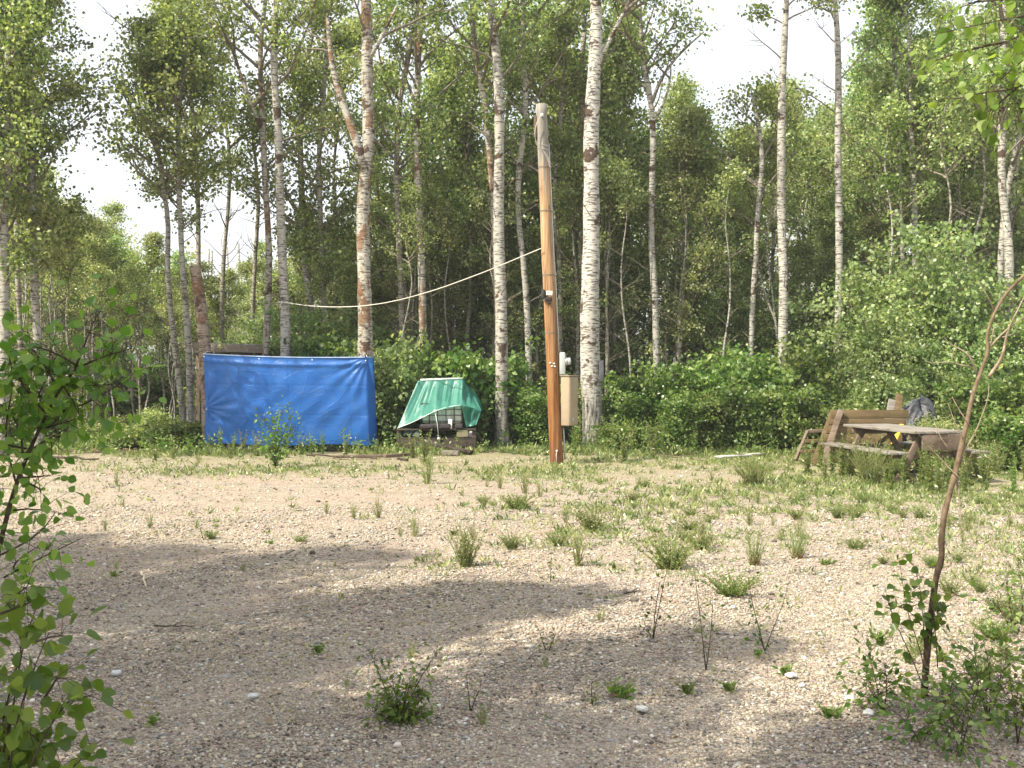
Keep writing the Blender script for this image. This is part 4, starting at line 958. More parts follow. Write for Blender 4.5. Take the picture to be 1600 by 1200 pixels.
    # weathered block, insulator and wires at the top
    q = zp(198); mb = MB(); mb.box((X(q) - R(q) - .022, 0, q), (.045, .10, .38), None, 0, .006); mb.build('side_block', wood_mat("dark_block_wood", (.12, .07, .04), (.22, .14, .09), (.07, .04, .03), 2), root)
    q = np.array([X(zp(183)), -R(zp(183)) - .03, zp(183)]); mb = MB(); mb.tube([q + [0, .03, 0], q + [0, -.01, 0], q + [0, -.02, 0], q + [0, -.05, 0]], [.02, .03, .018, .028], 12); mb.build('insulator', white, root, smooth=True)
    wire = plain("old_wire", (.30, .28, .25), (.50, .47, .42), rough=.6)
    mb = MB(); rg = np.random.default_rng(8)
    zt = zp(183)
    for k in range(3):
        a = np.array([X(zt), -R(zt) - .04, zt]); w = rg.normal(0, .03, 3)
        mb.tube(smooth_path([a, a + [-.06, -.04, -.05], a + [-.13, -.02, -.22 - .05 * k], a + [-.12, 0, -.42], a + [-.05, -.04, -.56] + w * .5, a + [.02, -.02, -.60], a + [.12, -.02, -.70 - .06 * k], a + [.15, 0, -.95]],   .06), .0035, 5)
    mb.tube(smooth_path([[X(zt) + .12, -.05, zt - .7], [X(zt) + .2, -.02, zt - .9], [X(zt) + .28, .05, zt - .8]], .06), .003, 5)
    for py in (228, 234): q_ = zp(py); a_ = np.linspace(0, 6.28, 25); mb.tube(np.stack([X(q_) + (R(q_) + .004) * np.cos(a_), (R(q_) + .004) * np.sin(a_), q_ + .01 * np.sin(a_ * 2)], 1), .005, 4, cap=False)
    mb.build('wire', wire, root, smooth=True)


power_pole()


def cable():
    a = at(846, 388, 18.95); b = at(437, 474, 22.75); pts = []
    ref = [(846, 388), (760, 424), (690, 450), (640, 465), (600, 474), (560, 479), (520, 480), (480, 478), (455, 474), (441, 472)]
    for k, (x, y) in enumerate(ref): pts.append(at(x, y, 18.92 + (22.7 - 18.92) * (846 - x) / (846 - 441)))
    P = smooth_path(pts, .15); o = np.array(pts[0]); mb = MB(); mb.tube(P - o, .010, 7); e = P[-1] - o
    th = np.linspace(0, 6.28, 20); mb.tube(np.stack([e[0] + .0 + .11 * np.cos(th) - .02, e[1] + .13 + .12 * np.sin(th), e[2] + 0 * th], 1), .013, 6, cap=False)
    for dz in (0, .03): mb.tube([e + [0, 0, dz], e + [-.05, -.02, -.10 - dz]], .009, 5)
    ob = mb.build('rope', plain("white_rope", (.46, .44, .38), (.62, .60, .53), (40, 40, 40)), loc=o, smooth=True)
    tag(ob, "sagging white rope strung from the power pole to the white-trunked aspens over the tarp", 'rope')


cable()
q = at(939.5, 580, 22.62); mb = MB(); mb.box((0, 0, 0), (.10, .12, .45), None, 0, .01)
bx = mb.build('junction_box', plain("dark_grey_metal", (.045, .05, .055), (.09, .095, .10), (6, 6, 6), .5), loc=q)
tag(bx, "dark grey upright box fixed to the side of the thickest white aspen", 'junction box')
mb = MB(); mb.box((0, -.064, 0), (.085, .008, .42), None, 0, .003); mb.build('lid', plain("mid_grey_metal", (.07, .075, .08), (.12, .125, .13), (6, 6, 6), .5), bx)
mb = MB(); mb.box((-.055, .02, .15), (.02, .05, .03)); mb.box((-.055, .02, -.15), (.02, .05, .03)); mb.build('bracket', plain("bracket_metal", (.2, .2, .2), (.3, .3, .3)), bx)


# ------------------------------------------------------------------ green tarp shelter over a caged tank on a timber platform
M['old_wood'] = wood_mat("weathered_board", (.22, .17, .12), (.36, .30, .23), (.12, .09, .06), 0)
M['dark_wood'] = wood_mat("dark_board", (.045, .035, .028), (.10, .08, .06), (.03, .024, .02), 0)
M['brown_wood'] = wood_mat("brown_stained_board", (.12, .09, .065), (.20, .155, .115), (.055, .035, .025), 0)
M['moss_wood'] = wood_mat("mossy_brown_board", (.09, .062, .034), (.19, .135, .07), (.09, .07, .03), 0)
M['grey_wood'] = wood_mat("silvered_board", (.16, .145, .12), (.28, .26, .23), (.10, .08, .06), 0)


def shelter():
    Yf = 21.6; X = lambda px, Y=Yf: (px - 800) / FPX * Y; Z = lambda py, Y=Yf: CAMZ + (HZ - py) / FPX * Y
    x0, x1 = X(620), X(744); xc = (x0 + x1) / 2; b = np.array([xc, Yf, 0]); w = x1 - x0; D = 1.15
    zt, zs = Z(671), Z(683.5)
    root = thing('timber_platform', "dark open timber platform holding the caged tank under the green tarp", 'platform', b)
    mb = MB()
    for k in range(8): mb.box((0, .08 + k * (D - .1) / 7.5, zs - .02), (w, .13, .03), None, 0, .004)
    mb.build('deck', M['dark_wood'], root)
    for y in (0, D): mb = MB(); mb.box((0, y, zs - .14), (w, .04, .20), None, 0, .006); mb.build('side_board', M['dark_wood'], root)
    for y in (0, D): mb = MB(); mb.box((0, y, zt), (w, .04, .035), None, 0, .004); mb.build('rail', M['dark_wood'], root)
    for x in (-w / 2 + .04, w / 2 - .04, 0.0):
        for y in (.06, D - .06):
            if x == 0.0 and y < .1: continue
            mb = MB(); mb.box((x, y, zt / 2 - .02), (.08, .08, zt + .02), None, 0, .006); mb.build('post', M['dark_wood'], root)
    mb = MB(); mb.beam((-w / 2 + .1, -.03, .06), (w / 2 - .2, -.03, .10), .03, .11, up=(0, 0, 1)); mb.build('skid', M['dark_wood'], root)
    # tank in its cage
    tx0, tx1 = X(657), X(722); tz0, tz1 = zt + .02, Z(630); tc = np.array([(tx0 + tx1) / 2, Yf + .20, 0])
    tk = thing('caged_tank', "white plastic tank in a dark bar cage standing under the green tarp", 'tank', (tc[0], tc[1], tz0)); tw = tx1 - tx0; th = tz1 - tz0; td = .8
    plastic = plain("milky_plastic", (.74, .74, .70), (.88, .88, .84), (2, 2, 2), .4, .002)
    mb = MB(); nx = 5
    mb.box((0, td / 2, th / 2 + .03), (tw - .05, td - .05, th - .08), None, 0, .05)
    for k in range(4): mb.box((-tw / 2 + (k + .5) * tw / 4, .02, th / 2 + .03), (tw / 4 - .035, .05, th - .14), None, 0, .02)
    mb.build('tank_body', plastic, tk)
    mb = MB()
    for k in range(6): mb.tube([(-tw / 2 + k * tw / 5, -.03, 0), (-tw / 2 + k * tw / 5, -.03, th)], .008, 6)
    for k in range(5): mb.tube([(-tw / 2, -.03, .02 + k * (th - .03) / 4), (tw / 2, -.03, .02 + k * (th - .03) / 4)], .008, 6)
    for s_ in (-1, 1):
        for k in range(5): mb.tube([(s_ * tw / 2, td * k / 4, 0), (s_ * tw / 2, td * k / 4, th)], .011, 6)
        for k in range(5): mb.tube([(s_ * tw / 2, 0, .02 + k * (th - .03) / 4), (s_ * tw / 2, td, .02 + k * (th - .03) / 4)], .011, 6)
    mb.build('cage', plain("dark_steel_bar", (.035, .035, .035), (.08, .075, .07), rough=.5), tk)
    # things stored in front of and below the tank
    def item(name, label, cat, x, y, z, size, m, rz=0, bev=.02):
        mb = MB(); mb.box((0, 0, size[2] / 2), size, None, 0, bev); o = mb.build(name, m, loc=(x, y, z)); o.rotation_euler = (0, 0, rz); tag(o, label, cat); return o
    dk = plain("dark_bin_plastic", (.03, .025, .028), (.07, .06, .065), rough=.5)
    item('storage_bin', "black storage bin in front of the lower half of the caged tank", 'bin', X(668), Yf - .02, zt + .018, (.30, .12, .09), dk)
    item('storage_bin', "wide black storage bin beside the white panel below the caged tank's bars", 'bin', X(690), Yf - .02, zt + .018, (.36, .12, .10), dk)
    item('storage_bin', "small black storage bin at the end of the caged tank, near the green flap", 'bin', X(717), Yf - .02, zt + .018, (.16, .12, .10), dk)
    item('white_panel', "narrow white panel wedged between two black bins under the green tarp", 'panel', X(703.5), Yf - .02, zt + .018, (.075, .03, .18), plastic, 0, .005)
    item('foam_block', "pale yellow foam block on the lower shelf of the dark timber platform", 'foam block', X(722), Yf + .16, zs - .003, (.235, .2, .13), plain("yellow_foam", (.66, .56, .34), (.76, .66, .44), (9, 9, 9), .9), .05)
    item('grey_block', "grey block at the end of the lower shelf next to the yellow foam block", 'block', X(737), Yf + .16, zs - .003, (.12, .2, .12), plain("grey_block", (.28, .28, .30), (.38, .38, .40), (9, 9, 9), .9), -.1)
    item('concrete_block', "small light grey block among dark junk on the lower shelf of the platform", 'block', X(651), Yf + .14, zs - .003, (.115, .2, .11), plain("pale_block", (.34, .34, .34), (.46, .46, .46), (9, 9, 9), .9))
    item('blue_crate', "dark blue crate at the shadowed end of the platform's lower shelf", 'crate', X(638), Yf + .2, zs - .003, (.26, .25, .13), plain("dark_blue_crate", (.012, .02, .06), (.02, .035, .10), rough=.5))
    # tarp: faceted sheet built from a few panels and folds
    m, nt, out = mat("green_tarpaulin"); N = NT(nt)
    n = N.noise(N.coord((2, 2, 2)), 1, 5, .6); c = N.ramp(n, [(.3, (.035, .21, .165)), (.7, (.12, .36, .285))])
    wv = N.noise(N.coord((14, 14, 14)), 1, 5, .65, .8); p = N.bsdf(c, .35, N.bump(wv, .5, .015), .6)
    tr = N.n("BsdfTranslucent"); N.l(N.mix(.5, c, (.05, .45, .30)), tr.inputs[0]); mx = N.n("MixShader"); mx.inputs[0].default_value = .38
    N.l(p, mx.inputs[1]); N.l(tr.outputs[0], mx.inputs[2]); N.l(mx.outputs[0], out.inputs[0])
    zr = Z(594); rt = thing('green_tarp', "teal green tarpaulin pitched like a small tent over the caged tank", 'tarp', (xc, Yf, 0)); o0 = np.array([xc, Yf, 0])
    q = lambda px, py, dy: at(px, py, Yf) * 1 + np.array([0, dy, 0]) - o0
    rng = np.random.default_rng(4)

    def patch(pts, nu=26, nv=26, fold=0.02, k=5, src=None):
        A_, B_, C_, D_ = pts; u, v = np.meshgrid(np.linspace(0, 1, nu), np.linspace(0, 1, nv)); u_, v_ = u[..., None], v[..., None]
        P = A_ * (1 - u_) * (1 - v_) + B_ * u_ * (1 - v_) + C_ * u_ * v_ + D_ * (1 - u_) * v_
        nn = np.cross(B_ - A_, D_ - A_); nn /= np.linalg.norm(nn) + 1e-9
        if nn[1] > 0: nn = -nn
        e = np.sin(np.pi * u) * np.sin(np.pi * v)
        d = fold * np.sin(k * np.pi * u + 2.0 * np.sin(3 * v)) * (e ** .5) + .6 * fold * np.sin(2.3 * k * u * np.pi + 4 * v) * e - .05 * e
        return P + nn * d[..., None]
    def add(mb, P):
        nv, nu = P.shape[:2]; i, j = np.meshgrid(np.arange(nv - 1), np.arange(nu - 1), indexing='ij'); a = (i * nu + j).ravel(); mb.add(P.reshape(-1, 3), np.stack([a, a + 1, a + nu + 1, a + nu], 1))
    Lt, Rt = q(650, 595, .45), q(721, 593, .45); g = q(680.5, 642, -.12); bl = q(621, 669, .0)
    c1, c2, c3, c4 = q(701, 635, -.02), q(721, 633, -.02), q(740, 635, -.05), q(752, 641, .05); br = q(744, 664, .05); rr = q(744, 627, .35)
    Lb, Rb = q(644, 600, 1.1), q(727, 598, 1.1); bLb, bRb = q(622, 668, 1.5), q(752, 655, 1.5)
    mb = MB()
    add(mb, patch((Lt, Lt * .55 + Rt * .45, g, bl), fold=.028, k=4))                # front fall, tied down at g
    add(mb, patch((Lt * .55 + Rt * .45, Rt, c2, g), fold=.022, k=5))
    add(mb, patch((Rt, rr * .5 + Rb * .5, c4, c2), fold=.03, k=3))             # side flap
    add(mb, patch((c2, c4, br, q(728, 668, .1)), 14, 14, fold=.04, k=3))           # hanging flap
    add(mb, patch((Lt, Rt, Rb, Lb), 20, 10, fold=.01, k=4))                        # top
    add(mb, patch((Lb, Rb, bRb, bLb), fold=.03, k=4))                              # back
    add(mb, patch((Lt, Lb, bLb, bl), 14, 20, fold=.02, k=3))                        # far side
    add(mb, patch((rr * .5 + Rb * .5, Rb, bRb, c4), 12, 16, fold=.02, k=2))
    mb.build('sheet', m, rt, smooth=True)
    pole = plain("ridge_pole_paint", (.60, .72, .66), (.74, .82, .78), rough=.5)
    mb = MB(); mb.tube([Lt + [.05, 0, .012], Rt + [0, 0, .018]], .02, 8); mb.build('ridge_pole', pole, rt, smooth=True)
    mb = MB(); e = q(686, 685, -.06); mb.tube([g + [0, -.01, 0], g * .5 + e * .5 + [.01, 0, -.01], e], .007, 5); mb.tube([e + [0, 0, -.02], e + [0, 0, .02]], [.03, .025], 8); mb.tube([g + [0, -.015, .0], g + [0, -.03, 0]], .028, 10); mb.build('tie_rope', plain("white_tie", (.62, .66, .60), (.8, .82, .78)), rt)
    mb = MB(); P = np.array([bl, bl * .6 + g * .4 + [0, -.03, -.02], bl * .3 + g * .7 + [0, -.03, -.01], g]); mb.tube(smooth_path(P, .08), .008, 5); P = np.array([g, c1, c2]); mb.tube(smooth_path(P, .08), .007, 5); mb.build('hem_cord', pole, rt)


shelter()


def board(name, label, a, b, w, h, m, up=(0, 0, 1), cat='board', parts=None):
    a = np.asarray(a, float); b = np.asarray(b, float); mb = MB(); mb.beam(a * 0, b - a, w, h, 0, .006, up); o = mb.build(name, m, loc=a); tag(o, label, cat); return o


g0 = gnd
a = at(672, 697, 21.1); a[2] = .20; b_ = at(737, 709, 20.9); b_[2] = .05
board('plank', "long dark weathered plank lying slanted in front of the timber platform", a, b_, .16, .05, M['dark_wood'])
a = gnd(691, 711.5); b_ = gnd(717, 712); a[2] = b_[2] = .05
board('plank', "short pale plank lying on the ground in front of the green tarp shelter", a, b_, .10, .09, M['grey_wood'])
a = gnd(601, 716); b_ = gnd(646, 713); a[2] = b_[2] = .04
board('plank', "reddish brown plank on the ground between the blue tarp and the green shelter", a, b_, .09, .06, M['brown_wood'])
a = gnd(520, 716); b_ = gnd(604, 715); a[2] = b_[2] = .03
board('plank', "long thin reddish plank lying along the ground below the end of the blue tarp", a, b_, .07, .05, M['brown_wood'])
a = gnd(622, 718); b_ = gnd(636, 720.5); a[2] = b_[2] = .02
board('plank', "small dark plank offcut lying ahead of the reddish brown plank by the shelter", a, b_, .06, .04, M['dark_wood'])
a = gnd(740, 712); a[2] = .0; b_ = at(748, 682, 22.1); a = at(764, 706, 22.0)
board('plank', "thin dark board leaning against the end of the timber platform", a, b_, .07, .03, M['dark_wood'])


# ------------------------------------------------------------------ picnic table and junk beside it
def picnic():
    A0, B0 = np.array([5.30, 17.5]), np.array([5.66, 15.35]); ctr = (A0 + B0) / 2 + np.array([.36, .05]); d = B0 - A0; L = np.linalg.norm(d); ang = math.atan2(d[1], d[0])
    root = thing('picnic_table', "old grey-topped wooden picnic table standing in the weeds, seen end-on", 'picnic table', (ctr[0], ctr[1], 0), rz=ang)
    zt = .75
    for k in range(5): mb = MB(); mb.box((RNG.normal(0, .01), -.32 + k * .16, zt - .02), (L, .15, .038), None, 0, .005); mb.build('top_board', M['grey_wood'], root)
    for s_ in (-1, 1):
        for k in range(2): mb = MB(); mb.box((0, s_ * (.56 + k * .15), .44), (L, .14, .036), None, 0, .005); mb.build('bench_board', M['grey_wood'], root)
    for x in (-L / 2 + .28, L / 2 - .22):
        mb = MB(); mb.box((x, 0, .40), (.04, 1.42, .09), None, 0, .005); mb.build('bench_beam', M['brown_wood'], root)
        mb = MB(); mb.box((x, 0, zt - .085), (.04, .74, .09), None, 0, .005); mb.build('top_beam', M['brown_wood'], root)
        for s_ in (-1, 1): mb = MB(); mb.beam((x + .04, s_ * .60, -.03), (x + .04, s_ * .20, zt - .06), .09, .04, up=(1, 0, 0)); mb.build('leg', M['brown_wood'], root)
    for s_ in (-1, 1): mb = MB(); mb.beam((s_ * (L / 2 - .3), 0, .42), (s_ * .12, 0, zt - .05), .07, .035); mb.build('brace', M['brown_wood'], root)
    mb = MB(); mb.box((L / 2 - .02, .05, zt - .16), (.03, .66, .23), None, 0, .006); mb.build('end_panel', M['brown_wood'], root)
    # tipped-over table behind
    Y = 18.9; X = lambda px: (px - 800) / FPX * Y; Z = lambda py: CAMZ + (HZ - py) / FPX * Y; ox = X(1350)
    rt = thing('overturned_table', "mossy brown picnic table tipped on its side behind the standing one", 'picnic table', (ox, Y, 0))
    x0, x1 = X(1298) - ox, X(1420) - ox
    for py0, py1, sh in ((640.5, 653.2, 0), (653.8, 663.5, -.05), (664.2, 677, -.10), (677.8, 690.6, -.14), (691.4, 704, -.2)):
        z0, z1 = Z(py1), Z(py0); mb = MB(); mb.beam((x0 + sh, -.02 + sh * .6, (z0 + z1) / 2), (x1 + sh, .02 + sh * .6, (z0 + z1) / 2), .04, z1 - z0, up=(0, .12, 1)); mb.build('top_board', M['moss_wood'], rt)
    mb = MB(); mb.beam((X(1312) - ox, -.08, Z(640)), (X(1273) - ox, -.42, -.02), .05, .10, up=(1, 0, .4)); mb.build('leg', M['brown_wood'], rt)
    mb = MB(); mb.beam((X(1303) - ox, .05, Z(642)), (X(1266) - ox, -.18, .0), .05, .09, up=(1, 0, .4)); mb.build('leg', M['moss_wood'], rt)
    mb = MB(); mb.beam((X(1309) - ox, -.10, Z(641)), (X(1302) - ox, -.12, Z(658)), .03, .05, up=(1, 0, .4)); mb.build('brace', M['grey_wood'], rt)
    mb = MB(); mb.beam((x0 - .1, .35, .32), (x1 - .1, .35, .32), .16, .04, up=(0, 0, 1)); mb.build('bench_board', M['moss_wood'], rt)
    # small frame leaning left of it
    Yf = 19.2; q = lambda px, py, dy=0: at(px, py, Yf) + np.array([0, dy, 0])
    fx = thing('wooden_frame', "low slanted frame of thin brown timbers beside the overturned table", 'frame', (q(1247, 700)[0], Yf, 0)); o = np.array([q(1247, 700)[0], Yf, 0])
    for a, b, n_ in ((q(1236, 717, -.3), q(1262, 674), 'rail'), (q(1262, 674), q(1292, 672.5, .02), 'rail'), (q(1254, 689, -.12), q(1284, 687.5, -.10), 'rung'), (q(1245, 704, -.24), q(1276, 703, -.22), 'rung')):
        mb = MB(); mb.beam(a - o, b - o, .05, .06); mb.build(n_, M['moss_wood'] if n_ == 'rung' else M['brown_wood'], fx)
    # leaning boards
    Yb = 19.5; q = lambda px, py, dy=0: at(px, py, Yb) + np.array([0, dy, 0])
    a = q(1381, 680); a[2] = .35; board('leaning_board', "short grey-brown board leaning up behind the overturned table", a, q(1402, 625, .25), .13, .035, M['grey_wood'], up=(0, 1, 0))
    a = q(1396, 672); a[2] = .35; board('leaning_board', "taller brown board leaning up next to the dark plastic heap", a, q(1415, 617, .3), .13, .035, M['moss_wood'], up=(0, 1, 0))
    # dark plastic heap
    Yp = 19.9; c = at(1428, 668, Yp); rng = np.random.default_rng(12)
    nu, nv = 90, 50; u, v = np.meshgrid(np.linspace(0, 2 * np.pi, nu), np.linspace(0, 1, nv)); Hh = CAMZ + (HZ - 632) / FPX * Yp
    prof = np.interp(v, [0, .15, .45, .75, .92, 1], [1.15, 1.0, .85, .62, .34, .0]); zz = np.interp(v, [0, .15, .45, .75, .92, 1], [0, .18, .55, .85, .97, 1.0]) * Hh * (1 + .10 * np.sin(u * 2 + 1) * v + .06 * np.sin(u * 5) * v)
    r = prof * (.36 + .06 * np.sin(3 * u + 2 * v) + .045 * np.sin(8 * u - 5 * v) + .035 * np.sin(15 * u + 7 * v + 2 * np.sin(3 * u)) + .02 * np.sin(26 * u - 14 * v))
    P = np.stack([r * np.cos(u) * 1.15 + .10 * v ** 2 + .03 * np.sin(9 * v), r * np.sin(u) * .8, zz + .02 * np.sin(7 * u) * (v > .3)], -1)
    i, j = np.meshgrid(np.arange(nv - 1), np.arange(nu - 1), indexing='ij'); k = (i * nu + j).ravel(); mb = MB(); mb.add(P.reshape(-1, 3), np.stack([k, k + 1, k + nu + 1, k + nu], 1))
    o = mb.build('plastic_heap', plain("dark_grey_plastic_sheet", (.03, .032, .038), (.085, .09, .10), (9, 9, 14), .45, .05, .5), loc=(c[0], Yp, 0), smooth=True); tag(o, "crumpled dark grey plastic sheet draped over a heap beyond the picnic table", 'plastic sheet')
    pale = wood_mat("pale_flat_board", (.40, .39, .36), (.58, .57, .53), (.28, .25, .20), 0)
    for (p0, p1, w, lab) in (((1122, 717), (1168, 714), .18, "pale weathered board lying flat at the edge of the gravel before the bushes"), ((1150, 715), (1216, 709), .15, "longer pale board lying flat, its end pointing at the slanted frame"),
                             ((1238, 710), (1272, 709), .28, "white board lying flat under the slanted wooden frame"), ((1502, 716), (1538, 718), .22, "bright white flat board lying in the grass beyond the end of the picnic table"), ((1382, 708), (1396, 707), .2, "small white board scrap under the picnic table"),
                             ((1432, 712), (1472, 711), .16, "grey board lying under the near end of the picnic table"), ((1205, 708), (1226, 707), .1, "narrow white board scrap between the long pale board and the slanted frame")):
        a, b = gnd(*p0), gnd(*p1); a[2] = b[2] = .035; board('flat_board', lab, a, b, w, .03, pale)
    yel = plain("yellow_paint", (.50, .34, .03), (.62, .44, .05), (8, 8, 8), .6)
    mb = MB(); mb.box((0, 0, .15), (.30, .2, .09), None, 0, .01); mb.box((0, 0, .06), (.2, .15, .12), None, 0, .01); p = at(1405, 700, 17.8); o = mb.build('yellow_box', yel, loc=(p[0], p[1], .18)); tag(o, "dull yellow box under the picnic table, glimpsed behind its bench", 'box')
    mb = MB(); mb.beam((0, 0, 0), (.22, .1, .42), .10, .03); p = at(1392, 698, 18.3); o = mb.build('yellow_board', yel, loc=(p[0], p[1], .28)); tag(o, "yellow painted board slanting under the picnic table top", 'board')


picnic()


# ------------------------------------------------------------------ near plants
def leafy_limb(mt, ml, rng, pts, r, n, L, per_side=.06, tint=.5, m=0, u0=.25, droop=.3, spread=.10, wf=1.0):
    """a limb polyline with petioled round leaves; pts absolute-local"""
    P = smooth_path(pts, .06); mt.tube(P, np.linspace(r, r * .35, len(P)), 6, m)
    u = rng.uniform(u0, 1, n) * (len(P) - 1.001); i = u.astype(int); f = (u - i)[:, None]; C0 = P[i] * (1 - f) + P[i + 1] * f
    off = rng.normal(0, spread, (n, 3)); C = C0 + off
    for k in range(0, n, 1):
        if rng.random() < .6: mt.tube([C0[k], (C0[k] + C[k]) / 2 + [0, 0, .008], C[k]], [.0014, .0011, .0009], 3, m, cap=False)
    D = off + unit(rng, n) * spread * .7; D[:, 2] -= droop * spread; N = unit(rng, n) * .9 + np.array([0, -.35, .75])
    l = L * rng.uniform(.7, 1.2, n); leaves(ml, C, D, N, l, l * wf * rng.uniform(.82, .98, n), 0, np.clip(rng.normal(tint, .24, n), 0, 1), 'round', .10)


def near_plants():
    rng = np.random.default_rng(66)
    # leafy aspen sapling at the edge of the picture
    Y = 4.3; b = np.array([at(-70, 1100, Y)[0], Y, 0]); q = lambda px, py, dy=0.0: at(px, py, Y) - b + np.array([0, dy, 0])
    root = thing('aspen_sapling', "leafy young aspen with round leaves and a slanting dark stem at the picture's edge", 'sapling', b); mt, ml = MB(), MB()
    stem = [np.array([0, 0, -.03]), q(-45, 980), q(-10, 890), q(20, 770), q(45, 705), q(72, 648), q(96, 600), q(122, 572)]
    P = smooth_path(stem, .06); mt.tube(P, np.linspace(.018, .005, len(P)), 8)
    L = .046
    limbs = [([(22, 765), (12, 690), (14, 645), (38, 600), (30, 560)], 46), ([(45, 705), (20, 660), (-10, 620), (-40, 600)], 40), ([(72, 648), (40, 600), (25, 560), (10, 540)], 46), ([(96, 600), (70, 560), (45, 545), (35, 535)], 40),
             ([(120, 575), (100, 545), (60, 540)], 28), ([(120, 575), (140, 540), (148, 500), (152, 485)], 30), ([(122, 572), (160, 560), (185, 545), (200, 545)], 32), ([(96, 600), (140, 610), (180, 600)], 34), ([(72, 648), (110, 640), (150, 625), (180, 590)], 44),
             ([(60, 670), (90, 665), (120, 655)], 24), ([(45, 705), (10, 690), (-30, 680)], 34), ([(70, 650), (60, 620), (90, 580), (80, 550)], 34), ([(40, 710), (70, 690), (100, 670)], 26), ([(100, 600), (115, 620), (130, 650)], 18), ([(-30, 930), (-10, 800), (0, 740), (-8, 690)], 46),
             ([(20, 600), (40, 640), (70, 620)], 24), ([(35, 745), (65, 745), (92, 740)], 16), ([(30, 748), (60, 760), (85, 765)], 12), ([(10, 800), (35, 790), (60, 800)], 14), ([(-5, 870), (40, 850), (75, 830), (90, 800)], 10), ([(12, 900), (70, 870), (110, 850), (130, 840)], 14), ([(0, 900), (20, 880), (40, 860)], 16)]
    for pts, n in limbs:
        leafy_limb(mt, ml, rng, [q(x, y, rng.normal(0, .06)) for x, y in pts], .005, int(n * 1.1), L, tint=.68, spread=.066)
    mt.build('stem', M['twig_dark'], root, smooth=True); ml.build('foliage', M['leaf_near'], root)
    # brighter bush in front of it
    Y = 3.5; b = np.array([at(-20, 1130, Y)[0], Y, 0]); q = lambda px, py, dy=0.0: at(px, py, Y) - b + np.array([0, dy, 0])
    root = thing('leafy_bush', "low bright green broad-leaved bush in the near corner, below the leafy aspen sapling", 'bush', b); mt, ml = MB(), MB()
    for pts, n in [([(-20, 1340), (-10, 1150), (5, 1000), (8, 930)], 46), ([(0, 1330), (40, 1120), (75, 1030), (82, 985)], 26), ([(-10, 1300), (10, 1100), (40, 1000), (40, 950)], 44), ([(-40, 1300), (-40, 1050), (-30, 950)], 40), ([(30, 1300), (60, 1180), (90, 1120), (100, 1090)], 34),
                   ([(10, 1320), (40, 1200), (60, 1130)], 40), ([(-20, 1300), (0, 1200), (20, 1120)], 44), ([(78, 990), (100, 975), (115, 985)], 7), ([(60, 1100), (80, 1060), (100, 1050)], 12), ([(0, 960), (30, 920), (50, 910)], 16), ([(40, 1290), (90, 1220), (120, 1190)], 26), ([(20, 950), (45, 935), (60, 940)], 8)]:
        leafy_limb(mt, ml, rng, [q(x, y, rng.normal(0, .07)) for x, y in pts], .0045, n, .055, tint=.68, spread=.05)
    mt.build('stem', M['twig_dark'], root, smooth=True); ml.build('foliage', M['leaf_near'], root)
    # bare crooked sapling on the near ground
    Y = 5.37; b = np.array([at(1443, 1093, Y)[0], Y, 0]); q = lambda px, py, dy=0.0: at(px, py, Y) - b + np.array([0, dy, 0])
    root = thing('bare_sapling', "thin crooked sapling with bare twigs, dark at the foot and tan above, near the camera", 'sapling', b)
    main = [(1443, 1100), (1447, 1040), (1452, 980), (1463, 900), (1473, 868), (1470, 850), (1476, 800), (1487, 760), (1495, 730), (1505, 685), (1513, 650), (1521, 612), (1533, 580), (1545, 548), (1541, 525), (1553, 490), (1572, 458), (1600, 430), (1640, 395), (1680, 330), (1700, 250)]
    w = [12, 11, 10.5, 10, 10, 9, 9, 8.5, 8.5, 8, 7.5, 6.5, 5.5, 5.5, 5, 4.5, 4.5, 4.5, 4, 3.5, 3]
    P = np.array([q(x, y) for x, y in main]); mt = MB(); d = np.r_[0, np.cumsum(np.linalg.norm(np.diff(P, axis=0), axis=1))]; t = np.linspace(0, d[-1], 90)
    Q = np.stack([np.interp(t, d, P[:, k]) for k in range(3)], 1); Rr = np.interp(t, d, np.array(w) / 2 / FPX * Y); Q[1:-1] = (Q[:-2] + 2 * Q[1:-1] + Q[2:]) / 4
    mt.tube(Q, Rr * (1 + rng.normal(0, .05, 90)), 9)
    m, nt, out = mat("sapling_bark_two_tone"); N = NT(nt); co = N.coord(); sx = N.n("SeparateXYZ"); N.l(co, sx.inputs[0])
    n1 = N.noise(N.coord((34, 34, 22)), 1, 5, .65); tan = N.ramp(n1, [(.3, (.09, .062, .04)), (.7, (.25, .19, .125))]); dk = N.ramp(n1, [(.35, (.035, .024, .016)), (.7, (.12, .085, .055))])
    c = N.mix(N.ramp(N.math('ADD', N.math('MULTIPLY', sx.outputs[2], .5), N.math('MULTIPLY', N.math('SUBTRACT', N.noise(co, 9, 3), .5), .15)), [(.35, 0), (.52, 1)]), dk, tan); N.l(N.bsdf(c, .85, N.bump(n1, .8, .004), .15), out.inputs[0])
    mt.build('trunk', m, root, smooth=True)
